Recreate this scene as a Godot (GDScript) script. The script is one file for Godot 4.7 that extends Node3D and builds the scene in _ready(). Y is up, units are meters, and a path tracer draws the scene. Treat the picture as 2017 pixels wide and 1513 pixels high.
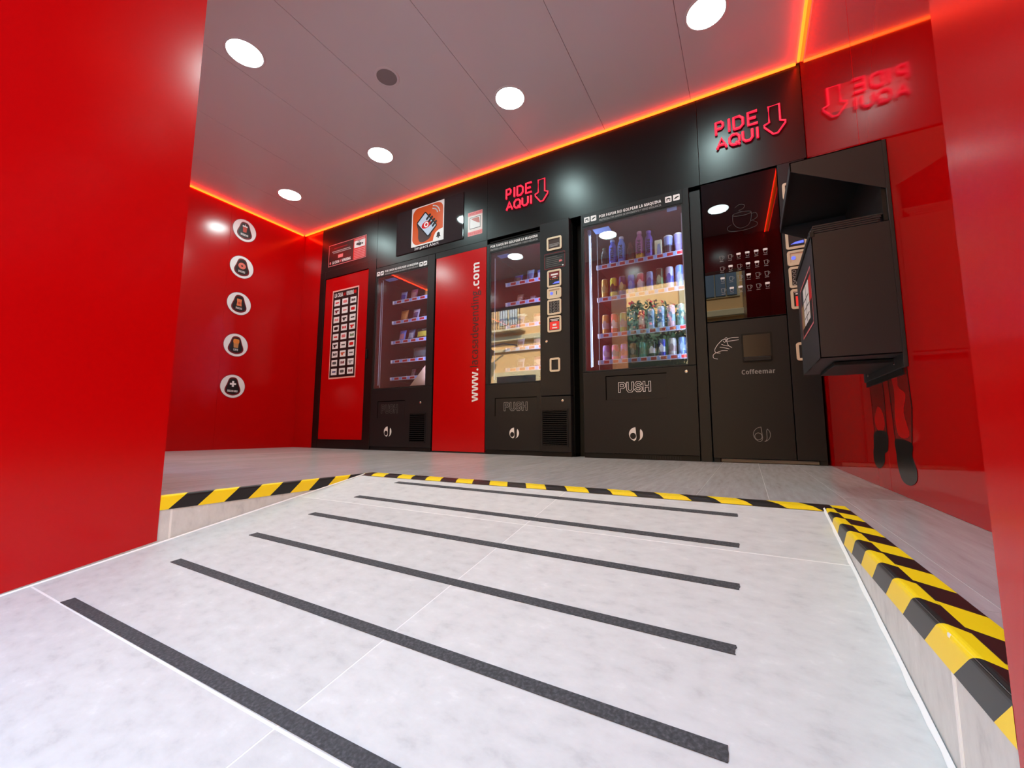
extends Node3D

const W := 4.748      # room width along the machine wall
const H := 2.42       # ceiling height above the platform
const XL := 2.914     # ramp cut-out
const XR := 4.517
const ZF := 1.572
const SL := 0.178     # ramp slope
const ZW := 2.305     # inner face of the front wall
const ZWR := 2.425

var M := {}
var taken := {}
var rng := RandomNumberGenerator.new()

# ------------------------------------------------------------------ materials
func mt(key: String, col: Color, rough := 0.5, metal := 0.0, spec := 0.5) -> StandardMaterial3D:
	if M.has(key):
		return M[key]
	var m := StandardMaterial3D.new()
	m.resource_name = key
	m.albedo_color = col
	m.roughness = rough
	m.metallic = metal
	m.metallic_specular = spec
	M[key] = m
	return m

func glow(key: String, lin: Vector3, k := 1.0) -> StandardMaterial3D:
	var m := mt(key, Color(0.8, 0.8, 0.8), 0.5)
	m.emission_enabled = true
	m.albedo_color = Color(lin.x * 0.6, lin.y * 0.6, lin.z * 0.6)
	m.emission = Color(lin.x, lin.y, lin.z).linear_to_srgb()
	m.emission_energy_multiplier = k
	return m

func pane(key: String, a := 0.03) -> StandardMaterial3D:
	var m := mt(key, Color(0.02, 0.02, 0.02, a), 0.0)
	m.transparency = BaseMaterial3D.TRANSPARENCY_ALPHA
	return m

func noise_tex(seed_: int, freq: float, oct: int, stops: Array, size := 512) -> NoiseTexture2D:
	var n := FastNoiseLite.new()
	n.seed = seed_
	n.noise_type = FastNoiseLite.TYPE_SIMPLEX_SMOOTH
	n.frequency = freq
	n.fractal_octaves = oct
	n.fractal_gain = 0.62
	var g := Gradient.new()
	var off := PackedFloat32Array()
	var cols := PackedColorArray()
	for s in stops:
		off.append(s[0])
		cols.append(s[1])
	g.offsets = off
	g.colors = cols
	var t := NoiseTexture2D.new()
	t.width = size
	t.height = size
	t.seamless = true
	t.noise = n
	t.color_ramp = g
	return t

func tri_map(m: StandardMaterial3D, t: Texture2D, sc: Vector3, off := Vector3.ZERO) -> void:
	m.albedo_texture = t
	m.uv1_triplanar = true
	m.uv1_world_triplanar = true
	m.uv1_scale = sc
	m.uv1_offset = off

# ------------------------------------------------------------------ nodes
func numbered(n: String) -> String:
	if not taken.has(n):
		taken[n] = 0
		return n
	taken[n] += 1
	return "%s_%03d" % [n, taken[n]]

func thing(called: String, label: String, cat: String, at := Vector3.ZERO, group := "") -> Node3D:
	var o := Node3D.new()
	o.name = numbered(called)
	add_child(o)
	o.position = at
	tag(o, label, cat, group)
	return o

func tag(o: Node, label: String, cat: String, group := "") -> void:
	o.set_meta("label", label)
	o.set_meta("category", cat)
	if group != "":
		o.set_meta("group", group)

func structure(called: String, label := "") -> Node3D:
	var o := Node3D.new()
	o.name = numbered(called)
	add_child(o)
	o.set_meta("kind", "structure")
	if label != "":
		o.set_meta("label", label)
	return o

func off(p: Node) -> Vector3:
	var v := Vector3.ZERO
	var n := p
	while n != null and n != self:
		v += (n as Node3D).position
		n = n.get_parent()
	return v

# every shape below is given in world coordinates and hung under its parent
func obj(parent: Node, called: String, mesh: Mesh, xf := Transform3D.IDENTITY) -> MeshInstance3D:
	var o := MeshInstance3D.new()
	o.name = numbered(called) if parent == self else called
	o.mesh = mesh
	parent.add_child(o, true)
	var t := xf
	t.origin -= off(parent)
	o.transform = t
	return o

func new_st() -> SurfaceTool:
	var st := SurfaceTool.new()
	st.begin(Mesh.PRIMITIVE_TRIANGLES)
	return st

func fin(st: SurfaceTool, m: Material) -> ArrayMesh:
	var me := st.commit()
	me.surface_set_material(0, m)
	return me

func tri(st: SurfaceTool, a: Vector3, b: Vector3, c: Vector3, n: Vector3) -> void:
	st.set_normal(n)
	if (b - a).cross(c - a).dot(n) > 0.0:
		st.add_vertex(a); st.add_vertex(c); st.add_vertex(b)
	else:
		st.add_vertex(a); st.add_vertex(b); st.add_vertex(c)

func quad(st: SurfaceTool, a: Vector3, b: Vector3, c: Vector3, d: Vector3, n: Vector3) -> void:
	tri(st, a, b, c, n)
	tri(st, a, c, d, n)

func add_box(st: SurfaceTool, lo: Vector3, hi: Vector3, bev := 0.0) -> void:
	var c := (lo + hi) * 0.5
	var h := (hi - lo) * 0.5
	var b: float = minf(bev, minf(h.x, minf(h.y, h.z)) * 0.9)
	var P := func(ax: int, s: Vector3) -> Vector3:
		var v := Vector3()
		for i in 3:
			v[i] = c[i] + s[i] * (h[i] if i == ax else h[i] - b)
		return v
	for ax in 3:
		var u := (ax + 1) % 3
		var w := (ax + 2) % 3
		for sg in [-1.0, 1.0]:
			var q := []
			for uv in [[-1.0, -1.0], [1.0, -1.0], [1.0, 1.0], [-1.0, 1.0]]:
				var s := Vector3()
				s[ax] = sg; s[u] = uv[0]; s[w] = uv[1]
				q.append(P.call(ax, s))
			var n := Vector3(); n[ax] = sg
			quad(st, q[0], q[1], q[2], q[3], n)
			if b > 0.0:
				for s2 in [-1.0, 1.0]:
					var s := Vector3()
					s[ax] = sg; s[u] = s2
					var sa := s; sa[w] = -1.0
					var sb := s; sb[w] = 1.0
					var nn := Vector3(); nn[ax] = sg; nn[u] = s2
					quad(st, P.call(ax, sa), P.call(ax, sb), P.call(u, sb), P.call(u, sa), nn.normalized())
	if b > 0.0:
		for i in 8:
			var s := Vector3(1.0 if i & 1 else -1.0, 1.0 if i & 2 else -1.0, 1.0 if i & 4 else -1.0)
			tri(st, P.call(0, s), P.call(1, s), P.call(2, s), s.normalized())

func bx(parent: Node, called: String, x0: float, x1: float, y0: float, y1: float, z0: float, z1: float, m: Material, bev := 0.0) -> MeshInstance3D:
	var st := new_st()
	add_box(st, Vector3(x0, y0, z0), Vector3(x1, y1, z1), bev)
	return obj(parent, called, fin(st, m))

func box_mesh(x0: float, x1: float, y0: float, y1: float, z0: float, z1: float, m: Material, bev := 0.0) -> ArrayMesh:
	var st := new_st()
	add_box(st, Vector3(x0, y0, z0), Vector3(x1, y1, z1), bev)
	return fin(st, m)

func boxes(parent: Node, called: String, list: Array, m: Material, bev := 0.0) -> MeshInstance3D:
	var st := new_st()
	for b in list:
		add_box(st, Vector3(b[0], b[2], b[4]), Vector3(b[1], b[3], b[5]), bev)
	return obj(parent, called, fin(st, m))

# frames: u to the side, v up, n out of the surface
func frame(o: Vector3, u: Vector3, v: Vector3) -> Transform3D:
	return Transform3D(Basis(u, v, u.cross(v)), o)

func add_poly(st: SurfaceTool, F: Transform3D, pts: PackedVector2Array, n0: float, n1: float) -> void:
	var idx := Geometry2D.triangulate_polygon(pts)
	var up := F.basis.z
	for i in range(0, idx.size(), 3):
		var a := pts[idx[i]]
		var b := pts[idx[i + 1]]
		var c := pts[idx[i + 2]]
		tri(st, F * Vector3(a.x, a.y, n1), F * Vector3(b.x, b.y, n1), F * Vector3(c.x, c.y, n1), up)
		tri(st, F * Vector3(a.x, a.y, n0), F * Vector3(b.x, b.y, n0), F * Vector3(c.x, c.y, n0), -up)
	var cw := Geometry2D.is_polygon_clockwise(pts)
	for i in pts.size():
		var a := pts[i]
		var b := pts[(i + 1) % pts.size()]
		var d := (b - a).normalized()
		var o2 := Vector2(-d.y, d.x) if cw else Vector2(d.y, -d.x)
		quad(st, F * Vector3(a.x, a.y, n0), F * Vector3(b.x, b.y, n0), F * Vector3(b.x, b.y, n1), F * Vector3(a.x, a.y, n1), F.basis * Vector3(o2.x, o2.y, 0))

func poly(parent: Node, called: String, F: Transform3D, pts: PackedVector2Array, n0: float, n1: float, m: Material) -> MeshInstance3D:
	var st := new_st()
	add_poly(st, F, pts, n0, n1)
	return obj(parent, called, fin(st, m))

func polys(parent: Node, called: String, F: Transform3D, list: Array, n0: float, n1: float, m: Material) -> MeshInstance3D:
	var st := new_st()
	for p in list:
		add_poly(st, F, p, n0, n1)
	return obj(parent, called, fin(st, m))

func ell(cx: float, cy: float, rx: float, ry: float, n := 28, a0 := 0.0, a1 := TAU) -> PackedVector2Array:
	var p := PackedVector2Array()
	var full := absf(a1 - a0 - TAU) < 0.001
	for i in (n if full else n + 1):
		var a := a0 + (a1 - a0) * i / n
		p.append(Vector2(cx + rx * cos(a), cy + ry * sin(a)))
	return p

func rr(x0: float, x1: float, y0: float, y1: float, r: float, n := 4) -> PackedVector2Array:
	var p := PackedVector2Array()
	for k in 4:
		var cx: float = [x1 - r, x0 + r, x0 + r, x1 - r][k]
		var cy: float = [y1 - r, y1 - r, y0 + r, y0 + r][k]
		for i in n + 1:
			var a: float = PI / 2 * (k + float(i) / n)
			p.append(Vector2(cx + r * cos(a), cy + r * sin(a)))
	return p

func rect(x0: float, x1: float, y0: float, y1: float) -> PackedVector2Array:
	return PackedVector2Array([Vector2(x0, y0), Vector2(x1, y0), Vector2(x1, y1), Vector2(x0, y1)])

# a rectangular ring with rounded corners
func ring_frame(parent: Node, called: String, F: Transform3D, x0: float, x1: float, y0: float, y1: float, t: float, r: float, n0: float, n1: float, m: Material) -> MeshInstance3D:
	var a := rr(x0, x1, y0, y1, r)
	var b := rr(x0 + t, x1 - t, y0 + t, y1 - t, maxf(r - t, 0.0015))
	return ring_mesh(parent, called, F, a, b, n0, n1, m)

func ring_mesh(parent: Node, called: String, F: Transform3D, a: PackedVector2Array, b: PackedVector2Array, n0: float, n1: float, m: Material) -> MeshInstance3D:
	var st := new_st()
	var n := a.size()
	for i in n:
		var j := (i + 1) % n
		quad(st, F * Vector3(a[i].x, a[i].y, n1), F * Vector3(a[j].x, a[j].y, n1), F * Vector3(b[j].x, b[j].y, n1), F * Vector3(b[i].x, b[i].y, n1), F.basis.z)
		var da := (a[j] - a[i]).normalized()
		var oa := F.basis * Vector3(da.y, -da.x, 0)
		quad(st, F * Vector3(a[i].x, a[i].y, n0), F * Vector3(a[j].x, a[j].y, n0), F * Vector3(a[j].x, a[j].y, n1), F * Vector3(a[i].x, a[i].y, n1), oa)
		quad(st, F * Vector3(b[i].x, b[i].y, n0), F * Vector3(b[j].x, b[j].y, n0), F * Vector3(b[j].x, b[j].y, n1), F * Vector3(b[i].x, b[i].y, n1), -oa)
	return obj(parent, called, fin(st, m))

# thin drawn lines, flat on a surface
func add_stroke(st: SurfaceTool, F: Transform3D, line: PackedVector2Array, w: float, n1: float, closed := false) -> void:
	var cnt := line.size() if closed else line.size() - 1
	for i in cnt:
		var a := line[i]
		var b := line[(i + 1) % line.size()]
		if a.distance_to(b) < 1e-6:
			continue
		var d := (b - a).normalized()
		var s := Vector2(-d.y, d.x) * w * 0.5
		var e := d * w * 0.35
		quad(st, F * v3(a - e + s, n1), F * v3(b + e + s, n1), F * v3(b + e - s, n1), F * v3(a - e - s, n1), F.basis.z)

func v3(p: Vector2, n: float) -> Vector3:
	return Vector3(p.x, p.y, n)

func strokes(parent: Node, called: String, F: Transform3D, lines: Array, w: float, n1: float, m: Material, closed := false) -> MeshInstance3D:
	var st := new_st()
	for l in lines:
		add_stroke(st, F, l, w, n1, closed)
	return obj(parent, called, fin(st, m))

func smooth(pts: Array, n := 5) -> PackedVector2Array:
	var c := Curve2D.new()
	for i in pts.size():
		var p: Vector2 = pts[i]
		var a: Vector2 = pts[maxi(i - 1, 0)]
		var b: Vector2 = pts[mini(i + 1, pts.size() - 1)]
		var t := (b - a) / 6.0
		c.add_point(p, -t, t)
	var out := PackedVector2Array()
	for i in pts.size() - 1:
		for k in n:
			out.append(c.sample(i, float(k) / n))
	out.append(pts[pts.size() - 1])
	return out

func smooth_loop(pts: Array, n := 4) -> PackedVector2Array:
	var out := PackedVector2Array()
	var m := pts.size()
	for i in m:
		var p0: Vector2 = pts[(i - 1 + m) % m]
		var p1: Vector2 = pts[i]
		var p2: Vector2 = pts[(i + 1) % m]
		var p3: Vector2 = pts[(i + 2) % m]
		for k in n:
			out.append(p1.cubic_interpolate(p2, p0, p3, float(k) / n))
	return out

func vv(a: Array) -> Array:
	var o := []
	for i in range(0, a.size(), 2):
		o.append(Vector2(a[i], a[i + 1]))
	return o

# lettering fitted into x0..x1, y0..y1 of a frame
func txt(parent: Node, called: String, F: Transform3D, s: String, x0: float, x1: float, y0: float, y1: float, n: float, m: Material, bold := true, depth := 0.0006) -> MeshInstance3D:
	var t := TextMesh.new()
	var f := SystemFont.new()
	f.font_names = PackedStringArray(["Droid Sans"])
	f.font_weight = 700 if bold else 400
	t.font = f
	t.text = s
	t.font_size = 48
	t.pixel_size = 0.01
	t.depth = 0.02
	t.curve_step = 1.5
	t.material = m
	var bb := t.get_aabb()
	var sx := (x1 - x0) / bb.size.x
	var sy := (y1 - y0) / bb.size.y
	var loc := Transform3D(Basis(Vector3(sx, 0, 0), Vector3(0, sy, 0), Vector3(0, 0, depth / 0.02)), Vector3(x0 - bb.position.x * sx, y0 - bb.position.y * sy, n + depth * 0.5))
	return obj(parent, called, t, F * loc)

func add_tube(st: SurfaceTool, pts: Array, r: float, closed := false, seg := 8) -> void:
	var n := pts.size()
	var rings := []
	var ref := Vector3.UP
	for i in n:
		var a: Vector3 = pts[(i - 1 + n) % n] if (closed or i > 0) else pts[i]
		var b: Vector3 = pts[(i + 1) % n] if (closed or i < n - 1) else pts[i]
		var d := (b - a).normalized()
		if absf(d.dot(ref)) > 0.98:
			ref = Vector3(0.3, 0.2, 0.9).normalized()
		var u := d.cross(ref).normalized()
		var w := u.cross(d).normalized()
		ref = w
		var ring := []
		for k in seg:
			var an := TAU * k / seg
			ring.append([pts[i] + (u * cos(an) + w * sin(an)) * r, u * cos(an) + w * sin(an)])
		rings.append(ring)
	for i in (n if closed else n - 1):
		var ra: Array = rings[i]
		var rb: Array = rings[(i + 1) % n]
		for k in seg:
			var l := (k + 1) % seg
			smooth_quad(st, ra[k], ra[l], rb[l], rb[k])
	if not closed:
		for e in [0, n - 1]:
			var c: Vector3 = pts[e]
			var d2: Vector3 = (pts[0] - pts[1]).normalized() if e == 0 else (pts[n - 1] - pts[n - 2]).normalized()
			for k in seg:
				tri(st, c, rings[e][k][0], rings[e][(k + 1) % seg][0], d2)

func smooth_quad(st: SurfaceTool, a: Array, b: Array, c: Array, d: Array) -> void:
	for t in [[a, b, c], [a, c, d]]:
		var p: Vector3 = t[0][0]
		var q: Vector3 = t[1][0]
		var r: Vector3 = t[2][0]
		var nn: Vector3 = t[0][1] + t[1][1] + t[2][1]
		var order := [0, 2, 1] if (q - p).cross(r - p).dot(nn) > 0.0 else [0, 1, 2]
		for k in order:
			st.set_normal(t[k][1])
			st.add_vertex(t[k][0])

func tube(parent: Node, called: String, pts: Array, r: float, m: Material, closed := false, seg := 8) -> MeshInstance3D:
	var st := new_st()
	add_tube(st, pts, r, closed, seg)
	return obj(parent, called, fin(st, m))

# turned shapes about the y axis: profile of [radius, height]
func add_lathe(st: SurfaceTool, prof: Array, seg := 18, at := Vector3.ZERO) -> void:
	var n := prof.size()
	var nr := []
	for i in n:
		var a := Vector2(prof[maxi(i - 1, 0)][0], prof[maxi(i - 1, 0)][1])
		var b := Vector2(prof[mini(i + 1, n - 1)][0], prof[mini(i + 1, n - 1)][1])
		var d := (b - a).normalized()
		nr.append(Vector2(d.y, -d.x))
	for i in n - 1:
		if prof[i] == prof[i + 1]:
			continue
		for k in seg:
			var q := []
			for e in [[i, k], [i, k + 1], [i + 1, k + 1], [i + 1, k]]:
				var an: float = TAU * (e[1] % seg) / seg
				var r: float = prof[e[0]][0]
				var v2: Vector2 = nr[e[0]]
				q.append([at + Vector3(r * cos(an), prof[e[0]][1], r * sin(an)), Vector3(v2.x * cos(an), v2.y, v2.x * sin(an)).normalized()])
			smooth_quad(st, q[0], q[1], q[2], q[3])

func lathe(parent: Node, called: String, at: Vector3, prof: Array, m: Material, seg := 18) -> MeshInstance3D:
	var st := new_st()
	add_lathe(st, prof, seg)
	return obj(parent, called, fin(st, m), Transform3D(Basis.IDENTITY, at))

func area(at: Vector3, size: Vector2, towards: Vector3, col: Color, energy: float, called: String) -> void:
	var l := AreaLight3D.new()
	l.name = called
	add_child(l, true)
	l.area_size = size
	var up := Vector3.UP if absf(towards.normalized().y) < 0.9 else Vector3.FORWARD
	l.look_at_from_position(at, at + towards, up)
	l.light_color = col
	l.light_energy = energy
	l.area_range = 14.0
	l.area_attenuation = 2.0
	l.shadow_enabled = true

# ------------------------------------------------------------------ the place
func _ready() -> void:
	rng.seed = 7
	_camera_and_sky()
	_materials()
	_shell()
	_ramp()
	_tapes()
	_ceiling_lights()
	_facade()
	_machines()
	_signs()
	_bin()
	_outside()

func _camera_and_sky() -> void:
	var cam := Camera3D.new()
	cam.name = "camera"
	add_child(cam)
	cam.position = Vector3(4.3633, 0.1855, 2.8769)
	cam.basis = Basis.from_euler(Vector3(0.1110, 0.5106, 0.0033), EULER_ORDER_YXZ)
	cam.fov = rad_to_deg(2.0 * atan(756.5 / 827.5))
	cam.near = 0.02
	cam.current = true
	var we := WorldEnvironment.new()
	we.name = "world_environment"
	add_child(we)
	var e := Environment.new()
	we.environment = e
	e.background_mode = Environment.BG_SKY
	var sk := Sky.new()
	var ps := ProceduralSkyMaterial.new()
	ps.sky_top_color = Color(0.52, 0.74, 0.95)
	ps.sky_horizon_color = Color(0.80, 0.92, 1.0)
	ps.ground_bottom_color = Color(0.35, 0.34, 0.33)
	ps.ground_horizon_color = Color(0.6, 0.6, 0.6)
	ps.sky_energy_multiplier = 2.5
	sk.sky_material = ps
	e.sky = sk
	e.tonemap_mode = Environment.TONE_MAPPER_LINEAR
	e.tonemap_exposure = 1.0
	e.sdfgi_enabled = true
	e.ssao_enabled = true
	e.ssil_enabled = true
	var sun := DirectionalLight3D.new()
	sun.name = "sun"
	add_child(sun)
	sun.look_at_from_position(Vector3.ZERO, Vector3(-0.35, -0.75, 0.75))
	sun.light_energy = 4.7
	sun.light_color = Color(1.0, 0.97, 0.93)
	sun.light_angular_distance = 0.6
	sun.shadow_enabled = true

func _materials() -> void:
	mt("red laminate", Color(0.72, 0.006, 0.016), 0.2, 0.0, 0.42)
	mt("red laminate polished", Color(0.72, 0.006, 0.016), 0.05, 0.0, 0.42)
	mt("door red", Color(0.72, 0.006, 0.016), 0.21, 0.0, 0.5)
	mt("black laminate", Color(0.04, 0.037, 0.038), 0.34, 0.0, 0.42)
	mt("machine black", Color(0.10, 0.097, 0.104), 0.42, 0.0, 0.38)
	mt("machine dark edge", Color(0.05, 0.048, 0.05), 0.45, 0.0, 0.35)
	mt("soft black", Color(0.03, 0.03, 0.03), 0.6)
	mt("gap black", Color(0.012, 0.012, 0.012), 0.9, 0.0, 0.1)
	mt("gloss black", Color(0.02, 0.018, 0.02), 0.01)
	mt("screen black", Color(0.17, 0.155, 0.165), 0.05)
	mt("wine interior", Color(0.28, 0.015, 0.045), 0.55, 0.0, 0.3)
	mt("ceiling white", Color(0.86, 0.85, 0.85), 0.27)
	mt("grout white", Color(0.92, 0.92, 0.91), 0.8)
	mt("grout grey", Color(0.80, 0.785, 0.775), 0.85)
	mt("white print", Color(0.9, 0.88, 0.88), 0.45)
	mt("grey print", Color(0.55, 0.54, 0.54), 0.5)
	mt("dim print", Color(0.33, 0.32, 0.32), 0.5)
	mt("faint print", Color(0.19, 0.19, 0.19), 0.5)
	mt("red print", Color(0.8, 0.05, 0.06), 0.4)
	mt("dark red print", Color(0.45, 0.05, 0.09), 0.4)
	mt("pink print", Color(0.86, 0.45, 0.46), 0.4)
	mt("orange print", Color(0.80, 0.30, 0.06), 0.4)
	mt("black print", Color(0.05, 0.045, 0.05), 0.4)
	mt("brown print", Color(0.2, 0.12, 0.1), 0.4)
	mt("beige frame", Color(0.84, 0.77, 0.66), 0.35)
	mt("steel", Color(0.78, 0.77, 0.75), 0.25, 1.0)
	mt("aluminium", Color(0.75, 0.75, 0.77), 0.3, 1.0)
	mt("tape yellow", Color(0.99, 0.855, 0.01), 0.42)
	mt("tape black", Color(0.09, 0.085, 0.085), 0.38)
	mt("rail white", Color(0.80, 0.78, 0.86), 0.4)
	mt("tag red", Color(0.66, 0.08, 0.1), 0.4)
	mt("blue card", Color(0.55, 0.65, 0.9), 0.4)
	mt("bin grey", Color(0.195, 0.19, 0.20), 0.45, 0.0, 0.4)
	pane("machine glass", 0.02)
	var og := mt("coated glass", Color(0.97, 0.98, 0.98, 0.02), 0.0)
	og.transparency = BaseMaterial3D.TRANSPARENCY_ALPHA
	og.refraction_enabled = true
	og.refraction_scale = 0.078
	var cg := mt("clear glass", Color(0.97, 0.98, 0.98, 0.02), 0.0)
	cg.transparency = BaseMaterial3D.TRANSPARENCY_ALPHA
	cg.refraction_enabled = true
	cg.refraction_scale = 0.055
	pane("window glass", 0.02)
	glow("lamp white", Vector3(0.85, 1.0, 0.98), 27.0)
	glow("led red", Vector3(1.0, 0.085, 0.006), 6.5)
	glow("neon red", Vector3(1.0, 0.016, 0.06), 1.15)
	glow("tube cold", Vector3(0.62, 0.76, 1.0), 1.25)
	glow("tube dim", Vector3(0.72, 0.68, 0.85), 0.16)
	glow("screen blue", Vector3(0.15, 0.2, 1.0), 1.1)
	glow("screen red", Vector3(1.0, 0.04, 0.03), 0.55)
	glow("screen white", Vector3(0.9, 0.85, 0.85), 0.5)
	# speckled cement look of the ramp tiles
	var conc := noise_tex(3, 0.007, 8, [[0.0, Color(0.74, 0.745, 0.745)], [0.3, Color(0.808, 0.813, 0.808)], [0.5, Color(0.828, 0.833, 0.828)], [0.72, Color(0.843, 0.848, 0.843)], [1.0, Color(0.90, 0.905, 0.90)]], 1024)
	for k in 3:
		var c := mt("cement tile %d" % k, Color(0.98 - 0.015 * k, 0.98 - 0.015 * k, 0.975 - 0.015 * k), 0.5)
		tri_map(c, conc, Vector3(2.0, 2.0, 3.6), Vector3(0.31 * k, 0.2 * k, 0.57 * k))
	# pale timber print of the platform planks, grain along the room depth
	var grain := noise_tex(11, 0.012, 6, [[0.0, Color(0.72, 0.695, 0.69)], [0.35, Color(0.77, 0.75, 0.745)], [0.6, Color(0.79, 0.775, 0.77)], [1.0, Color(0.83, 0.82, 0.815)]], 512)
	for k in 4:
		var q: float = [0.93, 0.895, 0.915, 0.88][k]
		var p := mt("plank %d" % k, Color(q, q, q), 0.24)
		tri_map(p, grain, Vector3(5.5, 5.5, 0.55), Vector3(0.37 * k, 0, 0.61 * k))
	var grit := noise_tex(21, 0.09, 4, [[0.0, Color(0.14, 0.14, 0.15)], [0.5, Color(0.235, 0.24, 0.25)], [1.0, Color(0.40, 0.40, 0.41)]], 512)
	var g := mt("grip strip", Color(1, 1, 1), 0.75)
	tri_map(g, grit, Vector3(3, 3, 3))

func _shell() -> void:
	# floor: planks laid along the depth of the room on a grout bed
	var fl := structure("floor", "pale grey timber-look plank floor of the raised platform")
	var ed := 0.008          # the tape rounds the platform edge, planks stop just short of it
	boxes(fl, "grout_bed", [[-0.02, XL - ed, -0.3, -0.0004, -0.75, ZW + 0.02], [XL - ed, XR + ed, -0.3, -0.0004, -0.75, ZF - 0.002], [XR + ed, W + 0.02, -0.3, -0.0004, -0.75, ZWR + 0.02]], M["grout grey"])
	var pw := 0.183
	var x := 4.586 - pw * 26
	var col := 0
	while x < W:
		var z: float = -0.75 + [0.0, -0.62, -0.3][col % 3]
		while z < ZWR:
			var pm: Material = M["plank %d" % rng.randi_range(0, 3)]
			for part in [[x, x + pw, -0.75, ZF], [x, minf(x + pw, XL - ed), ZF, ZW], [maxf(x, XR + ed), x + pw, ZF, ZWR]]:
				var a: float = maxf(part[0], 0.0)
				var b: float = minf(part[1], W)
				var s: float = maxf(z, part[2])
				var e: float = minf(z + 1.2, part[3])
				if b - a > 0.004 and e - s > 0.004:
					var g0 := 0.0 if s == ZF else 0.0005
					var g1 := 0.0 if e == ZF else 0.0005
					bx(fl, "plank", a + 0.0005, b - 0.0005, -0.008, 0.0, s + g0, e - g1, pm)
			z += 1.2
		x += pw
		col += 1
	# left wall: tall red laminate panels with fine seams
	var wl := structure("wall_left", "glossy red laminate wall")
	bx(wl, "backing", -0.2, -0.012, -0.3, H + 0.1, -0.8, 3.1, M["soft black"])
	for zz in [[-0.75, 0.7857], [0.7863, 2.02], [2.0206, ZW]]:
		bx(wl, "panel", -0.012, 0.0, 0.0, H, zz[0], zz[1], M["red laminate"], 0.001)
	var wr := structure("wall_right", "glossy red laminate wall behind the wall bin")
	bx(wr, "backing", W + 0.012, W + 0.2, -0.3, H + 0.1, -0.8, 3.1, M["soft black"])
	for zz in [[-0.75, 1.113], [1.115, ZWR]]:
		bx(wr, "panel", W, W + 0.012, 0.0, H, zz[0], zz[1], M["red laminate polished"], 0.001)
	# ceiling panels run into the depth of the room
	var ce := structure("ceiling", "satin white ceiling of long panels")
	bx(ce, "slab", -0.2, W + 0.2, H + 0.02, H + 0.3, -0.8, 3.1, M["soft black"])
	var cx := [-0.01, 0.49, 1.10, 1.71, 2.313, 2.935, 3.543, 4.135, W + 0.01]
	for i in cx.size() - 1:
		bx(ce, "panel", cx[i] + 0.001, cx[i + 1] - 0.001, H, H + 0.012, -0.75, ZWR, M["ceiling white"], 0.0012)
	# front wall with the doorway and a shop window
	var wf := structure("wall_front", "red clad front wall with the doorway over the ramp")
	var R: Material = M["red laminate"]
	var wall := [[-0.2, 1.02, -0.5, H + 0.3, ZW, ZW + 0.12], [2.25, XL - 0.004, -0.5, H + 0.3, ZW, 3.1], [1.02, 2.25, -0.5, 0.45, ZW, ZW + 0.12], [1.02, 2.25, 2.0, H + 0.3, ZW, ZW + 0.12], [XL - 0.004, XR + 0.004, 2.0, H + 0.3, ZW, ZW + 0.12], [XR + 0.004, W + 0.2, -0.5, H + 0.3, ZWR, 3.1]]
	for w in wall:
		bx(wf, "wall_block", w[0], w[1], w[2], w[3], w[4], w[5], M["door red"])
	var ramp_y := func(z: float) -> float: return -(z - ZF) * SL
	var FR := frame(Vector3(0, 0, 0), Vector3(0, 0, -1), Vector3.UP)     # faces +x, u = -z
	poly(wf, "jamb_panel", FR, PackedVector2Array([Vector2(-ZW, ramp_y.call(ZW) + 0.009), Vector2(-ZW, H + 0.3), Vector2(-3.1, H + 0.3), Vector2(-3.1, ramp_y.call(3.1) + 0.002)]), XL - 0.004, XL + 0.001, R)
	var FL := frame(Vector3(0, 0, 0), Vector3(0, 0, 1), Vector3.UP)      # faces -x, u = z
	poly(wf, "jamb_panel", FL, PackedVector2Array([Vector2(ZWR, ramp_y.call(ZWR) + 0.006), Vector2(3.1, ramp_y.call(3.1) + 0.002), Vector2(3.1, H + 0.3), Vector2(ZWR, H + 0.3)]), -(XR + 0.004), -(XR - 0.001), R)
	# shop window in the front wall
	var wi := structure("window_1", "shop window of the front wall")
	ring_frame(wi, "window_frame", frame(Vector3(0, 0, 2.36), Vector3.RIGHT, Vector3.UP), 1.02, 2.25, 0.45, 2.0, 0.03, 0.002, 0.0, 0.04, M["machine black"])
	bx(wi, "pane", 1.05, 2.22, 0.48, 1.97, 2.375, 2.38, M["window glass"])
	# back wall: shell behind the machines
	var wb := structure("wall_back", "black laminate machine wall")
	bx(wb, "shell", -0.2, W + 0.2, -0.3, H + 0.3, -0.85, -0.75, M["soft black"])
	bx(wb, "red_corner_panel", 0.0, 0.326, 0.0, H, -0.03, -0.012, R, 0.001)
	var Bk: Material = M["black laminate"]
	for q in [[0.327, 1.188], [1.19, 2.503], [2.505, 4.165], [4.167, W - 0.002]]:
		var low: float = 1.905 if q[1] < 1.2 else 1.80
		bx(wb, "header_panel", q[0], q[1], low, H - 0.004, -0.03, 0.0, Bk, 0.001)
	# red link panel with the web address
	var rp := bx(wb, "red_link_panel", 1.957, 2.498, 0.012, 1.742, -0.03, 0.0, M["door red"], 0.001)
	bx(wb, "link_panel_top", 1.945, 2.505, 1.744, 1.80, -0.03, -0.002, Bk)
	var FU := frame(Vector3(2.432, 0.0, 0.001), Vector3.UP, Vector3.LEFT)
	txt(rp, "lettering", FU, "www.", 0.422, 0.70, 0.0, 0.062, 0.0, M["white print"])
	txt(rp, "lettering", FU, "lacasadevending", 0.715, 1.37, -0.018, 0.085, 0.0, M["black print"], false)
	txt(rp, "lettering", FU, ".com", 1.385, 1.62, 0.0, 0.062, 0.0, M["white print"])
	bx(wb, "kick_board", 0.327, 2.505, 0.0, 0.011, -0.05, -0.006, M["soft black"])
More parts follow.
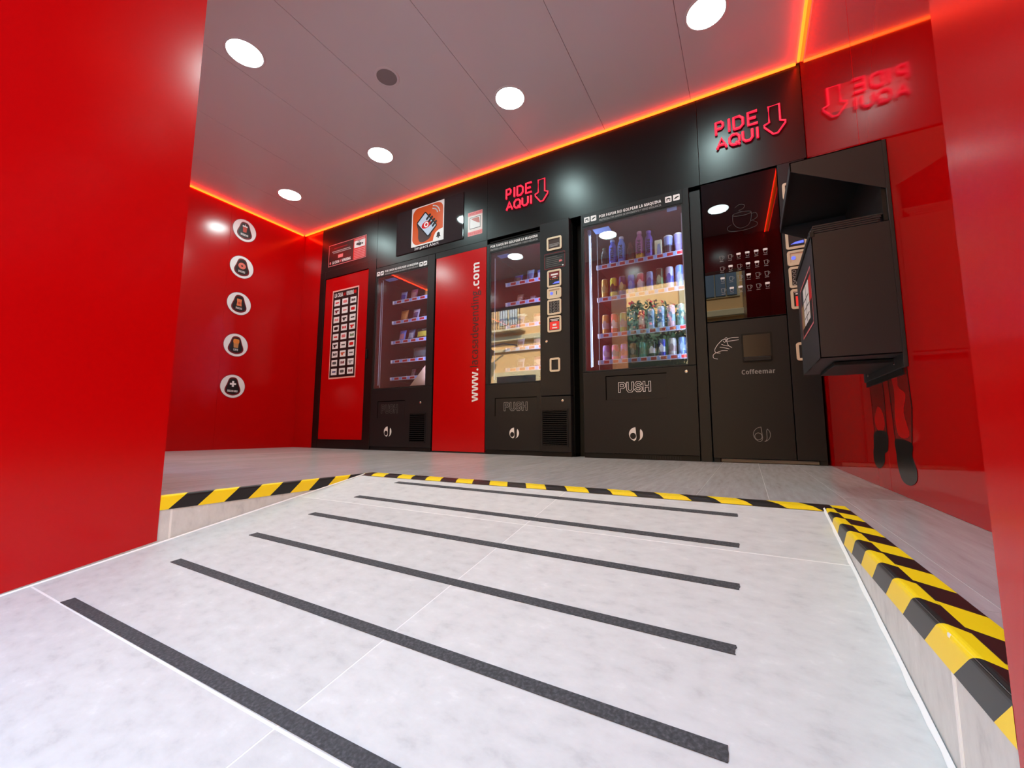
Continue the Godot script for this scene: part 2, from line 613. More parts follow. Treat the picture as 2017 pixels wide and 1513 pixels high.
	bx(wb, "filler_panel", 4.100, 4.163, 0.0, 1.765, -0.03, 0.006, M["machine black"], 0.001)
	bx(wb, "gap_back", 3.262, 3.345, 0.0, 1.80, -0.2, -0.14, M["soft black"])

func ramp_frame() -> Transform3D:
	var th := atan(SL)
	return frame(Vector3(0, 0, ZF), Vector3.RIGHT, Vector3(0, sin(th), -cos(th)))

func rv(z: float) -> float:
	return -(z - ZF) / cos(atan(SL))

func _ramp() -> void:
	var F := ramp_frame()
	var ra := structure("floor_ramp", "sloping entrance ramp of large pale cement-look tiles")
	poly(ra, "grout_bed", F, rect(XL - 0.002, XR + 0.002, rv(3.9), rv(ZF)), -0.25, -0.0002, M["grout white"])
	var zs := [ZF, 1.884, 2.536, 3.19, 3.85]
	var k := 0
	for i in zs.size() - 1:
		for xx in [[XL + 0.002, 3.847], [3.847, XR - 0.004]]:
			poly(ra, "tile", F, rr(xx[0] + 0.0013, xx[1] - 0.0013, rv(zs[i + 1]) + 0.002, rv(zs[i]) - 0.002, 0.001, 1), -0.009, 0.0, M["cement tile %d" % (k % 3)])
			k += 1
	# risers of the platform on both sides of the ramp
	var ri := structure("trim_1", "grey tiled risers beside the ramp")
	for z in [[ZF, 2.274], [2.277, 3.1]]:
		poly(ri, "riser_tile", frame(Vector3(XL, 0, 0), Vector3(0, 0, -1), Vector3.UP), PackedVector2Array([Vector2(-z[1], -0.001), Vector2(-z[1], -(z[1] - ZF) * SL - 0.02), Vector2(-z[0], -(z[0] - ZF) * SL - 0.02), Vector2(-z[0], -0.001)]), -0.02, -0.001, M["cement tile 0"])
	for z in [[ZF, 2.3135], [2.3175, 3.1]]:
		poly(ri, "riser_tile", frame(Vector3(XR, 0, 0), Vector3(0, 0, 1), Vector3.UP), PackedVector2Array([Vector2(z[0], -0.001), Vector2(z[0], -(z[0] - ZF) * SL - 0.02), Vector2(z[1], -(z[1] - ZF) * SL - 0.02), Vector2(z[1], -0.001)]), -0.02, -0.0005, M["cement tile 0"])
	bx(ri, "grout_joint", XR - 0.001, XR + 0.02, -0.16, -0.001, 2.313, 2.318, M["grout white"])
	bx(ri, "grout_joint", XL - 0.02, XL - 0.0005, -0.14, -0.001, 2.273, 2.278, M["grout white"])
	# smeared white bead along the foot of the risers
	for sd in 2:
		var st := new_st()
		var n := 46
		var pl := []
		for i in n + 1:
			var z := ZF + 0.012 + (2.9 - ZF) * i / n
			var w: float = (0.0035 + 0.0028 * rng.randf()) if sd == 1 else (0.002 + 0.0008 * rng.randf())
			pl.append([rv(z), w])
		for i in n:
			var x0 := XR - 0.0012 if sd == 1 else XL + 0.0012
			var sgn := -1.0 if sd == 1 else 1.0
			quad(st, F * Vector3(x0, pl[i][0], 0.004), F * Vector3(x0 + sgn * pl[i][1], pl[i][0], 0.0006), F * Vector3(x0 + sgn * pl[i + 1][1], pl[i + 1][0], 0.0006), F * Vector3(x0, pl[i + 1][0], 0.004), (F.basis.z + F.basis.x * sgn).normalized())
		obj(ri, "grout_bead", fin(st, M["grout white"]))
	# anti-slip strips
	var L := [[3.164, 1.661, 4.329, 1.691], [3.149, 1.836, 4.334, 1.866], [3.145, 2.007, 4.336, 2.035], [3.128, 2.176, 4.333, 2.206], [3.106, 2.349, 4.328, 2.373], [3.101, 2.535, 4.33, 2.531]]
	var names := ["top of the ramp beside the striped tape", "second below the top of the ramp", "third below the top of the ramp", "fourth below the top of the ramp", "fifth below the top of the ramp", "sixth below the top, lying along the tile joint"]
	for i in 6:
		var q: Array = L[i]
		var a := Vector2(q[0], rv(q[1]))
		var b := Vector2(q[2], rv(q[3]))
		var up := Vector2(0, 0.0205)
		var pts := PackedVector2Array([a, b])
		# torn right end
		for s in 4:
			pts.append(b + up * (float(s) + 0.5) / 4.5 + Vector2(rng.randf_range(-0.0015, 0.0015), 0))
		pts.append(b + up)
		pts.append(a + up + Vector2(0.006, 0))
		var o := poly(self, "grip_strip", F, pts, 0.0002, 0.0012, M["grip strip"])
		tag(o, "dark grey gritty anti-slip strip, " + names[i], "grip strip", "anti-slip strips across the ramp")

func tape(called: String, label: String, axis: Vector3, prof: Array, a0: float, a1: float, base: float, shear: float, s_ref: float, black_even: bool) -> void:
	var sy := new_st()
	var sb := new_st()
	var w := 0.0731
	var s := 0.0
	for i in prof.size() - 1:
		var p: Vector3 = prof[i]
		var q: Vector3 = prof[i + 1]
		var s2 := s + p.distance_to(q)
		var n := axis.cross(q - p).normalized()
		if n.dot(Vector3(0.0, 1.0, 0.0) + (p - prof[prof.size() - 1]) * 10.0) < 0.0:
			n = -n
		for k in range(-40, 40):
			var c := []
			for e in [[k, s], [k + 1, s], [k + 1, s2], [k, s2]]:
				c.append(clampf(base + e[0] * w + shear * (e[1] - s_ref), a0, a1))
			if c[1] - c[0] < 1e-5 and c[2] - c[3] < 1e-5:
				continue
			var st: SurfaceTool = sb if (posmod(k, 2) == 0) == black_even else sy
			quad(st, p + axis * c[0], p + axis * c[1], q + axis * c[2], q + axis * c[3], n)
		s = s2
	var root := thing(called, label, "tape", Vector3(prof[0]) + axis * a0, "hazard tape round the ramp edge")
	obj(root, "yellow_stripes", fin(sy, M["tape yellow"]))
	obj(root, "black_stripes", fin(sb, M["tape black"]))

func fold(xe: float, side: float, drop: float, top: float) -> Array:
	# cross-section: up the riser, round the edge, onto the platform
	var r := 0.006
	var p := [Vector3(xe - side * 0.0012, -drop, 0), Vector3(xe - side * 0.0012, -r, 0)]
	for i in range(1, 6):
		var a := PI / 2 * i / 5.0
		p.append(Vector3(xe - side * 0.0012 + side * r * (1.0 - cos(a)), -r + (r + 0.0012) * sin(a), 0))
	p.append(Vector3(xe + side * top, 0.0012, 0))
	return p

func _tapes() -> void:
	var z := Vector3(0, 0, 1)
	tape("hazard_tape", "yellow and black tape folded over the platform edge by the wall bin", z, fold(XR, 1.0, 0.035, 0.016), 1.588, ZWR, 1.853, 1.3, 0.035, false)
	tape("hazard_tape", "flat yellow and black tape on the platform beside the folded tape, wall bin side", z, [Vector3(4.5335, 0.0010, 0), Vector3(4.5635, 0.0010, 0)], 1.53, ZWR, 1.858, 1.1, 0.0, true)
	tape("hazard_tape", "yellow and black tape folded over the platform edge below the round stickers", z, fold(XL, -1.0, 0.039, 0.012), 1.53, ZW, 2.169, -1.1, 0.039, true)
	tape("hazard_tape", "yellow and black tape across the top of the ramp before the machines", Vector3.RIGHT, [Vector3(0, -0.0040, 1.603), Vector3(0, 0.0012, 1.574), Vector3(0, 0.0014, 1.527)], 2.905, 4.532, 3.194, -0.55, 0.0, true)

func _ceiling_lights() -> void:
	var cold := Color(0.84, 1.0, 0.99)
	var xs := [0.653, 1.855, 3.07, 4.278]
	for r in 2:
		for i in 4:
			var c := Vector3(xs[i], H, [0.61, 1.675][r])
			var where: String = [["above the round stickers and the red door", "above the first snack machine and the red link panel", "before the first neon arrow sign", "before the second neon arrow sign"], ["in the row by the front wall, above the round stickers", "in the row by the front wall, near the ceiling speaker", "in the row by the front wall, over the ramp", "in the row by the front wall, above the wall bin"]][r][i]
			var t := thing("ceiling_downlight", "round white recessed downlight " + where, "ceiling light", c, "round downlights in the ceiling")
			lathe(t, "rim", c, [[0.094, -0.001], [0.097, -0.004], [0.106, -0.004], [0.109, 0.0]], M["ceiling white"], 36)
			var st := new_st()
			add_lathe(st, [[0.0005, -0.0022], [0.095, -0.0022], [0.095, 0.001]], 36)
			obj(t, "light_disc", fin(st, M["lamp white"]), Transform3D(Basis.IDENTITY, c))
			area(c + Vector3(0, -0.005, 0), Vector2(0.133, 0.133), Vector3.DOWN, cold, 0.6, "downlight")
	var sp := thing("ceiling_speaker", "small round grey speaker grille in the ceiling", "speaker", Vector3(2.47, H, 1.14))
	lathe(sp, "rim", Vector3(2.47, H, 1.14), [[0.062, -0.001], [0.065, -0.004], [0.078, -0.003], [0.08, 0.0]], M["ceiling white"], 32)
	lathe(sp, "grille", Vector3(2.47, H, 1.14), [[0.0005, -0.003], [0.063, -0.003], [0.063, 0.0]], mt("speaker grey", Color(0.55, 0.53, 0.53), 0.7), 32)
	# red light strips in the ceiling corners
	var red := Color(1.0, 0.03, 0.035)
	var d := 0.014
	var strips := [
		["red led light strip along the ceiling above the machines", Vector3(0.02, H - 0.003 - d, 0.001), Vector3(W - 0.02, H - 0.003, 0.001 + d), Vector3(0, -0.7, 1)],
		["red led light strip along the ceiling above the round stickers", Vector3(0.001, H - 0.003 - d, 0.02), Vector3(0.001 + d, H - 0.003, ZW - 0.02), Vector3(1, -0.7, 0)],
		["red led light strip along the ceiling above the wall bin", Vector3(W - 0.001 - d, H - 0.003 - d, 0.02), Vector3(W - 0.001, H - 0.003, ZWR - 0.02), Vector3(-1, -0.7, 0)]]
	for s in strips:
		var lo: Vector3 = s[1]
		var hi: Vector3 = s[2]
		var t := thing("led_light_strip", s[0], "light strip", lo, "red light strips round the ceiling")
		bx(t, "light_diffuser", lo.x, hi.x, lo.y, hi.y, lo.z, hi.z, M["led red"], 0.003)
		var mid := (lo + hi) * 0.5
		var along := maxf(hi.x - lo.x, hi.z - lo.z)
		area(mid + Vector3(s[3]).normalized() * 0.013, Vector2(along, 0.012), s[3], red, 0.3, "led_strip")

func _facade() -> void:
	# red service door in a black frame
	var d := structure("door_1", "red service door in a black frame")
	boxes(d, "door_frame", [[0.327, 0.412, 0.0, 1.905, -0.04, 0.004], [1.082, 1.188, 0.0, 1.905, -0.04, 0.004], [0.412, 1.082, 1.822, 1.905, -0.04, 0.004], [0.412, 1.082, 0.0, 0.09, -0.04, 0.002]], M["black laminate"], 0.001)
	bx(d, "door_leaf", 0.414, 1.080, 0.092, 1.82, -0.035, -0.006, M["door red"], 0.001)
	bx(d, "handle", 1.093, 1.118, 0.89, 0.985, 0.004, 0.014, M["machine dark edge"], 0.003)

const FZ := 0.0

func wall_f(z := 0.0) -> Transform3D:
	return frame(Vector3(0, 0, z), Vector3.RIGHT, Vector3.UP)

func logo_polys(cx: float, cy: float, r: float) -> Array:
	# a split disc: left crescent with a round bite, right crescent
	var a := PackedVector2Array()
	for i in 13:
		var t := deg_to_rad(95 + 150.0 * i / 12)
		a.append(Vector2(cx + r * cos(t), cy + r * sin(t)))
	var out := [PackedVector2Array([Vector2(cx - r * 0.05, cy + r)] + Array(a) + [Vector2(cx - r * 0.25, cy - r * 0.97), Vector2(cx - r * 0.02, cy - r * 0.8), Vector2(cx + r * 0.06, cy - r * 0.45)])]
	var b := PackedVector2Array()
	for i in 12:
		var t := deg_to_rad(48 - 118.0 * i / 11)
		b.append(Vector2(cx + r * cos(t), cy + r * sin(t)))
	for i in 6:
		var t := deg_to_rad(-68 + 60.0 * i / 5)
		b.append(Vector2(cx + r * 0.12 + r * 0.46 * cos(t), cy - r * 0.38 + r * 0.62 * sin(t)))
	b.append(Vector2(cx + r * 0.58, cy + r * 0.5))
	out.append(b)
	return out

func emblem(parent: Node, F: Transform3D, cx: float, cy: float, r: float) -> void:
	for p in logo_polys(cx, cy, r):
		poly(parent, "emblem", F, p, 0.0, 0.0008, M["white print"])
	poly(parent, "emblem_ball", F, ell(cx - r * 0.42, cy - r * 0.26, r * 0.43, r * 0.46, 20), 0.0004, 0.0012, M["machine black"])

func push_lines(x0: float, x1: float, y0: float, y1: float) -> Array:
	var g := [
		[vv([0, 0, 0, 1, 0.45, 1, 0.6, 0.88, 0.6, 0.6, 0.45, 0.47, 0, 0.47])],
		[vv([0, 1, 0, 0.2, 0.14, 0, 0.46, 0, 0.6, 0.2, 0.6, 1])],
		[vv([0.58, 0.84, 0.46, 1, 0.14, 1, 0.02, 0.84, 0.02, 0.66, 0.14, 0.54, 0.46, 0.47, 0.6, 0.36, 0.6, 0.16, 0.46, 0, 0.14, 0, 0.0, 0.16])],
		[]]
	var out := []
	var hw := 0.11
	var hp := PackedVector2Array()
	for q in vv([-hw, -hw, hw, -hw, hw, 0.5 - hw, 0.6 - hw, 0.5 - hw, 0.6 - hw, -hw, 0.6 + hw, -hw, 0.6 + hw, 1 + hw, 0.6 - hw, 1 + hw, 0.6 - hw, 0.5 + hw, hw, 0.5 + hw, hw, 1 + hw, -hw, 1 + hw]):
		hp.append(Vector2(x0 + (x1 - x0) * (q.x + 0.93 * 3) / 3.39, y0 + (y1 - y0) * q.y))
	out.append(hp)
	for k in 4:
		var acc: Array = []
		for l in g[k]:
			var p := PackedVector2Array()
			for q in l:
				p.append(Vector2(x0 + (x1 - x0) * (q.x + 0.93 * k) / 3.39, y0 + (y1 - y0) * q.y))
			var o := Geometry2D.offset_polyline(p, (y1 - y0) * 0.11, Geometry2D.JOIN_MITER, Geometry2D.END_SQUARE)
			if acc.is_empty():
				acc = Array(o)
			else:
				acc = Array(Geometry2D.merge_polygons(acc[0], o[0]))
		out.append_array(acc)
	return out

func shell(parent: Node, x0: float, x1: float, y0: float, y1: float, zb: float, zf: float) -> void:
	for b in [[x0, x0 + 0.012, y0, y1, zb, zf], [x1 - 0.012, x1, y0, y1, zb, zf], [x0, x1, y1 - 0.012, y1, zb, zf], [x0, x1, y0, y0 + 0.02, zb, zf], [x0, x1, y0, y1, zb, zb + 0.012]]:
		bx(parent, "cabinet_panel", b[0], b[1], b[2], b[3], b[4], b[5], M["machine dark edge"])

func cavity(parent: Node, x0: float, x1: float, y0: float, y1: float, zb: float, zf: float) -> void:
	for b in [[x0, x0 + 0.004, y0, y1, zb, zf], [x1 - 0.004, x1, y0, y1, zb, zf], [x0, x1, y1 - 0.004, y1, zb, zf], [x0, x1, y0, y0 + 0.004, zb, zf], [x0, x1, y0, y1, zb, zb + 0.004]]:
		bx(parent, "inner_lining", b[0], b[1], b[2], b[3], b[4], b[5], M["wine interior"])

func warning(parent: Node, F: Transform3D, x0: float, x1: float, y: float, icons: int) -> void:
	# strip with the warning text over the glass
	txt(parent, "lettering", F, "POR FAVOR NO GOLPEAR LA MAQUINA", x0, x1, y, y + 0.026, 0.0004, M["white print"])
	txt(parent, "lettering", F, "PROTEGIDA CON SENSOR DE MOVIMIENTO Y VIDEO VIGILANCIA", x0, x1, y - 0.021, y - 0.006, 0.0004, M["grey print"])

func picto(parent: Node, F: Transform3D, x: float, y: float, s: float, kind: int) -> void:
	var p := poly(parent, "pictogram", F, rr(x, x + s, y, y + s, s * 0.12, 3), 0.0, 0.0006, M["white print"])
	if kind == 0:
		polys(p, "symbol", F, [ell(x + s * 0.5, y + s * 0.5, s * 0.34, s * 0.26, 14, 0, PI), rect(x + s * 0.2, x + s * 0.35, y + s * 0.22, y + s * 0.42), rect(x + s * 0.62, x + s * 0.8, y + s * 0.22, y + s * 0.42)], 0.0006, 0.001, M["black print"])
	else:
		polys(p, "symbol", F, [PackedVector2Array([Vector2(x + s * 0.12, y + s * 0.3), Vector2(x + s * 0.3, y + s * 0.26), Vector2(x + s * 0.88, y + s * 0.55), Vector2(x + s * 0.8, y + s * 0.72), Vector2(x + s * 0.4, y + s * 0.6)])], 0.0006, 0.001, M["black print"])

func shelf(parent: Node, x0: float, x1: float, y: float, zf: float, zb: float, n: int, coils: bool, red_share := 0.75) -> Node3D:
	# tray whose front rail is topped at y, with alternating price tags
	var s := bx(parent, "shelf", x0, x1, y - 0.030, y - 0.026, zb, zf - 0.004, M["wine interior"])
	bx(s, "price_rail", x0 - 0.004, x1 + 0.004, y - 0.034, y, zf - 0.004, zf, M["rail white"], 0.0015)
	lathe(s, "rail_end", Vector3(x0 - 0.006, y - 0.034, zf - 0.004), [[0.0005, 0.0], [0.012, 0.002], [0.012, 0.032], [0.0005, 0.034]], M["rail white"], 10)
	var pitch := (x1 - x0) / n
	for i in n:
		var a := x0 + pitch * i
		bx(s, "price_tag", a + pitch * 0.42, a + pitch * 0.98, y - 0.027, y - 0.007, zf, zf + 0.001, M["tag red"])
		bx(s, "price_tag", a + pitch * 0.06, a + pitch * 0.36, y - 0.030, y - 0.003, zf, zf + 0.0018, M["blue card"])
	if coils:
		var hx := (x1 - x0) / 5.0
		for i in 5:
			var pts := []
			var turns := 7
			for k in turns * 10 + 1:
				var a := TAU * k / 10.0
				pts.append(Vector3(x0 + hx * (i + 0.5) + 0.027 * sin(a), y - 0.024 + 0.03 - 0.027 * cos(a), zf - 0.012 - (zf - 0.02 - zb) * k / (turns * 10.0)))
			tube(s, "coil", pts, 0.0016, M["steel"], false, 5)
	return s

func grille(parent: Node, x0: float, x1: float, y0: float, y1: float, z: float, n: int) -> void:
	var g := ring_frame(parent, "vent", wall_f(z), x0, x1, y0, y1, 0.008, 0.003, -0.004, 0.006, M["machine black"])
	bx(g, "vent_back", x0 + 0.006, x1 - 0.006, y0 + 0.006, y1 - 0.006, z - 0.002, z + 0.0008, M["gap black"])
	for i in n:
		var y := y0 + 0.014 + (y1 - y0 - 0.028) * i / (n - 1)
		bx(g, "slat", x0 + 0.01, x1 - 0.01, y - 0.0028, y + 0.0028, z + 0.0008, z + 0.006, M["machine black"])

func lock(parent: Node, x: float, y: float, z: float) -> void:
	var F := Transform3D(Basis(Vector3.RIGHT, PI / 2), Vector3(x, y, z))
	var st := new_st()
	add_lathe(st, [[0.0105, 0.0], [0.0105, 0.004], [0.008, 0.006], [0.0005, 0.006]], 16)
	var l := obj(parent, "lock", fin(st, M["steel"]), F)
	bx(l, "keyhole", x - 0.0012, x + 0.0012, y - 0.004, y + 0.004, z + 0.0058, z + 0.0066, M["soft black"])

func flap(parent: Node, x0: float, x1: float, y0: float, y1: float, z: float, tx0: float, tx1: float, ty0: float, ty1: float, m: Material) -> void:
	# delivery flap: a recessed dark seam on two sides and the outlined word
	var f := boxes(parent, "delivery_flap", [[x0, x1, y0, y1, z, z + 0.0012]], M["machine black"], 0.0)
	boxes(f, "flap_gap", [[x0 - 0.007, x0, y0, y1 + 0.006, z - 0.001, z + 0.0006], [x0, x1, y1, y1 + 0.006, z - 0.001, z + 0.0006]], M["gap black"])
	strokes(f, "lettering", wall_f(z), push_lines(tx0, tx1, ty0, ty1), 0.003, 0.0018, m, true)

func vending_case(t: Node, x0: float, x1: float, y1: float, gx0: float, gx1: float, gy0: float, gy1: float, z: float, coated := true) -> void:
	# door of a glass-front machine: rim, lower panel and pane
	var ring_o := rr(x0, x1, 0.03, y1, 0.004, 2)
	boxes(t, "door_frame", [[x0, gx0, gy0, y1, -0.03, z], [gx1, x1, gy0, y1, -0.03, z], [gx0, gx1, gy1, y1, -0.03, z]], M["machine black"], 0.0015)
	boxes(t, "glass_gasket", [[gx0, gx0 + 0.008, gy0, gy1, -0.02, z - 0.003], [gx1 - 0.008, gx1, gy0, gy1, -0.02, z - 0.003], [gx0, gx1, gy1 - 0.006, gy1, -0.02, z - 0.003], [gx0, gx1, gy0, gy0 + 0.008, -0.02, z - 0.003]], M["soft black"])
	bx(t, "glass_pane", gx0 + 0.004, gx1 - 0.004, gy0 + 0.004, gy1 - 0.004, z - 0.008, z - 0.004, M["coated glass"] if coated else M["clear glass"])
	if coated:
		bx(t, "inner_glass_pane", gx0 + 0.009, gx1 - 0.009, gy0 + 0.009, gy1 - 0.007, z - 0.022, z - 0.018, M["machine glass"])
	bx(t, "lower_panel", x0, x1, 0.035, gy0 - 0.003, -0.03, z, M["machine black"], 0.0015)
	bx(t, "plinth", x0 + 0.002, x1 - 0.002, 0.0, 0.033, -0.05, z - 0.006, M["machine dark edge"])

func payment_frame(parent: Node, called: String, x0: float, x1: float, y0: float, y1: float, z: float, m_in: Material) -> MeshInstance3D:
	var f := ring_frame(parent, called, wall_f(z), x0, x1, y0, y1, 0.014, 0.014, 0.0, 0.008, M["beige frame"])
	poly(f, "inlay", wall_f(z), rr(x0 + 0.009, x1 - 0.009, y0 + 0.009, y1 - 0.009, 0.004), 0.0, 0.003, m_in)
	return f

func keypad(f: Node, x0: float, x1: float, y0: float, y1: float, z: float, nx: int, ny: int) -> void:
	for i in nx:
		for j in ny:
			var cx := x0 + (x1 - x0) * (i + 0.5) / nx
			var cy := y0 + (y1 - y0) * (j + 0.5) / ny
			var r := minf((x1 - x0) / nx, (y1 - y0) / ny) * 0.4
			ring_mesh(f, "key", wall_f(z), ell(cx, cy, r, r, 14), ell(cx, cy, r * 0.72, r * 0.72, 14), 0.0, 0.0025, M["grey print"])

func _machines() -> void:
	# ---- first snack machine, beside the red door
	var a := thing("snack_vending_machine", "black snack vending machine between the red door and the red web-address panel", "vending machine", Vector3(1.565, 0, -0.3), "vending machines in the black wall")
	shell(a, 1.192, 1.945, 0.0, 1.79, -0.7, -0.03)
	vending_case(a, 1.192, 1.942, 1.795, 1.205, 1.868, 0.578, 1.70, 0.004, false)
	cavity(a, 1.21, 1.862, 0.582, 1.696, -0.6, -0.022)
	for y in [1.465, 1.26, 1.06, 0.87, 0.70]:
		shelf(a, 1.345, 1.845, y, -0.1, -0.5, 5, true)
	bx(a, "light_tube", 1.222, 1.230, 0.62, 1.66, -0.05, -0.042, M["tube dim"], 0.002)
	bx(a, "door_rod", 1.243, 1.247, 0.60, 1.68, -0.05, -0.046, M["rail white"], 0.001)
	bx(a, "light_tube", 1.850, 1.857, 0.62, 1.66, -0.034, -0.027, M["tube dim"], 0.002)  # unseen tube, added to go with the goods light below
	area(Vector3(1.848, 1.15, -0.032), Vector2(0.008, 1.0), Vector3(-1, 0, -0.55), Color(0.8, 0.8, 1.0), 0.24, "added_snack_light")  # added light for the goods, hidden behind the right door rim
	var F := wall_f(0.004)
	warning(a, F, 1.315, 1.745, 1.728, 4)
	picto(a, F, 1.205, 1.712, 0.042, 0); picto(a, F, 1.255, 1.712, 0.042, 1)
	picto(a, F, 1.758, 1.706, 0.042, 0); picto(a, F, 1.808, 1.706, 0.042, 1)
	flap(a, 1.29, 1.63, 0.30, 0.455, 0.004, 1.340, 1.537, 0.352, 0.418, M["dim print"])
	emblem(a, F, 1.427, 0.174, 0.048)
	lock(a, 1.818, 0.434, 0.004)
	grille(a, 1.69, 1.882, 0.075, 0.345, 0.004, 15)
	bx(a, "price_card", 1.30, 1.42, 1.664, 1.667, -0.075, -0.012, M["blue card"])
	# ---- second snack machine with payment column
	var b := thing("snack_vending_machine", "black snack vending machine with beige payment column, under the first neon arrow sign", "vending machine", Vector3(2.88, 0, -0.3), "vending machines in the black wall")
	shell(b, 2.507, 3.262, 0.0, 1.79, -0.7, -0.03)
	vending_case(b, 2.507, 3.012, 1.752, 2.536, 3.010, 0.560, 1.677, 0.006)
	cavity(b, 2.541, 3.004, 0.564, 1.673, -0.6, -0.02)
	for y in [1.427, 1.255, 1.06, 0.87, 0.70]:
		shelf(b, 2.645, 2.99, y, -0.1, -0.5, 4, true)
	bx(b, "light_tube", 2.556, 2.564, 0.60, 1.64, -0.05, -0.042, M["tube dim"], 0.002)
	bx(b, "light_tube", 2.992, 2.999, 0.60, 1.64, -0.034, -0.027, M["tube dim"], 0.002)  # added tube, out of sight behind the right rim
	area(Vector3(2.990, 1.15, -0.032), Vector2(0.008, 1.0), Vector3(-1, 0, -0.55), Color(0.8, 0.8, 1.0), 0.24, "added_snack_light")  # extra light added to brighten the bags, hidden from view
	F = wall_f(0.006)
	warning(b, F, 2.545, 2.985, 1.710, 0)
	bx(b, "price_card", 2.60, 2.70, 1.640, 1.643, -0.075, -0.012, M["blue card"])
	flap(b, 2.605, 2.97, 0.30, 0.44, 0.006, 2.690, 2.885, 0.348, 0.402, M["grey print"])
	emblem(b, F, 2.776, 0.168, 0.042)
	var pc := bx(b, "payment_column", 3.014, 3.256, 0.446, 1.797, -0.03, 0.03, M["machine black"], 0.002)
	bx(b, "column_base", 3.014, 3.256, 0.035, 0.440, -0.03, 0.028, M["machine black"], 0.002)
	bx(b, "column_plinth", 3.016, 3.250, 0.0, 0.033, -0.05, 0.01, M["machine dark edge"])
	grille(b, 3.022, 3.232, 0.07, 0.345, 0.028, 19)
	var Z := 0.03
	var WF := wall_f(Z)
	var f1 := payment_frame(pc, "display_frame", 3.076, 3.199, 1.562, 1.667, Z, M["brown print"])
	polys(f1, "print", WF, [rect(3.095, 3.18, 1.60, 1.604), rect(3.095, 3.165, 1.592, 1.596), rect(3.095, 3.175, 1.61, 1.614)], 0.003, 0.0035, M["grey print"])
	var no := poly(pc, "notice", WF, rect(3.053, 3.224, 1.418, 1.542), 0.0, 0.001, M["black print"])
	strokes(no, "border", WF, [PackedVector2Array([Vector2(3.055, 1.42), Vector2(3.222, 1.42), Vector2(3.222, 1.54), Vector2(3.055, 1.54)]), PackedVector2Array([Vector2(3.055, 1.524), Vector2(3.222, 1.524)])], 0.004, 0.0016, M["dark red print"], true)
	var ln := []
	for k in 6:
		ln.append(rect(3.07, [3.20, 3.18, 3.205, 3.19, 3.20, 3.16][k], 1.436 + k * 0.0145, 1.4405 + k * 0.0145))
	polys(no, "print", WF, ln, 0.001, 0.0016, M["dim print"])
	poly(no, "print", WF, ell(3.205, 1.432, 0.006, 0.006, 10), 0.001, 0.0016, M["white print"])
	polys(no, "print", WF, [rect(3.175, 3.198, 1.462, 1.476)], 0.001, 0.002, M["pink print"])
	var f2 := payment_frame(pc, "card_reader", 3.078, 3.193, 1.270, 1.404, Z, M["black print"])
	poly(f2, "screen", WF, rect(3.092, 3.180, 1.345, 1.39), 0.003, 0.004, M["dark red print"])
	polys(f2, "print", WF, [rect(3.108, 3.165, 1.362, 1.374), rect(3.12, 3.152, 1.344, 1.352)], 0.004, 0.0045, M["white print"])
	polys(f2, "print", WF, [rect(3.10, 3.11, 1.331, 1.336), rect(3.118, 3.128, 1.331, 1.336), rect(3.136, 3.146, 1.331, 1.336), rect(3.154, 3.164, 1.331, 1.336)], 0.003, 0.0042, M["orange print"])
	poly(f2, "screen_light", WF, PackedVector2Array([Vector2(3.12, 1.296), Vector2(3.175, 1.296), Vector2(3.175, 1.312), Vector2(3.14, 1.308)]), 0.003, 0.004, M["screen blue"])
	var f3 := payment_frame(pc, "coin_slot", 3.077, 3.192, 1.180, 1.264, Z, M["beige frame"])
	poly(f3, "button_light", WF, ell(3.112, 1.222, 0.012, 0.012, 14), 0.003, 0.005, M["screen blue"])
	poly(f3, "slot", WF, rect(3.150, 3.156, 1.208, 1.236), 0.003, 0.0042, M["soft black"])
	var f4 := payment_frame(pc, "keypad", 3.078, 3.191, 1.055, 1.174, Z, M["black print"])
	keypad(f4, 3.094, 3.176, 1.070, 1.160, Z + 0.003, 3, 4)
	var f5 := payment_frame(pc, "contactless_reader", 3.078, 3.190, 0.922, 1.046, Z, M["black print"])
	poly(f5, "screen_light", WF, rect(3.096, 3.172, 0.942, 1.002), 0.003, 0.004, M["screen red"])
	polys(f5, "print", WF, [rect(3.10, 3.17, 1.016, 1.022), rect(3.11, 3.16, 1.006, 1.012), rect(3.12, 3.15, 0.97, 0.985), rect(3.115, 3.155, 0.95, 0.958)], 0.004, 0.0045, M["white print"])
	lock(pc, 3.068, 0.856, Z)
	lock(pc, 3.192, 0.405, Z - 0.002)
	var f6 := payment_frame(pc, "coin_return", 3.094, 3.177, 0.622, 0.726, Z, M["soft black"])
	f6.set_meta("label", "beige coin return cup")
	# ---- wide drinks machine
	var c := thing("drinks_vending_machine", "wide black drinks vending machine full of bottles and cans", "vending machine", Vector3(3.71, 0, -0.3), "vending machines in the black wall")
	shell(c, 3.345, 4.097, 0.0, 1.79, -0.7, -0.03)
	vending_case(c, 3.345, 4.095, 1.797, 3.356, 4.056, 0.606, 1.70, 0.012)
	cavity(c, 3.362, 4.050, 0.610, 1.696, -0.6, -0.016)
	for y in [1.407, 1.16, 0.89, 0.695]:
		shelf(c, 3.455, 4.04, y, -0.055, -0.5, 9, false)
	bx(c, "light_tube", 3.385, 3.395, 0.645, 1.650, -0.055, -0.045, M["tube cold"], 0.003)
	bx(c, "tube_cap", 3.380, 3.402, 1.652, 1.690, -0.06, -0.035, M["blue card"], 0.003)
	bx(c, "shelf_upright", 3.440, 3.446, 0.62, 1.66, -0.075, -0.07, M["dim print"])
	area(Vector3(3.400, 1.15, -0.05), Vector2(0.010, 1.0), Vector3(1, 0, -0.2), Color(0.78, 0.86, 1.0), 0.2, "drinks_tube")
	bx(c, "light_tube", 4.039, 4.046, 0.645, 1.650, -0.030, -0.022, M["tube dim"], 0.002)
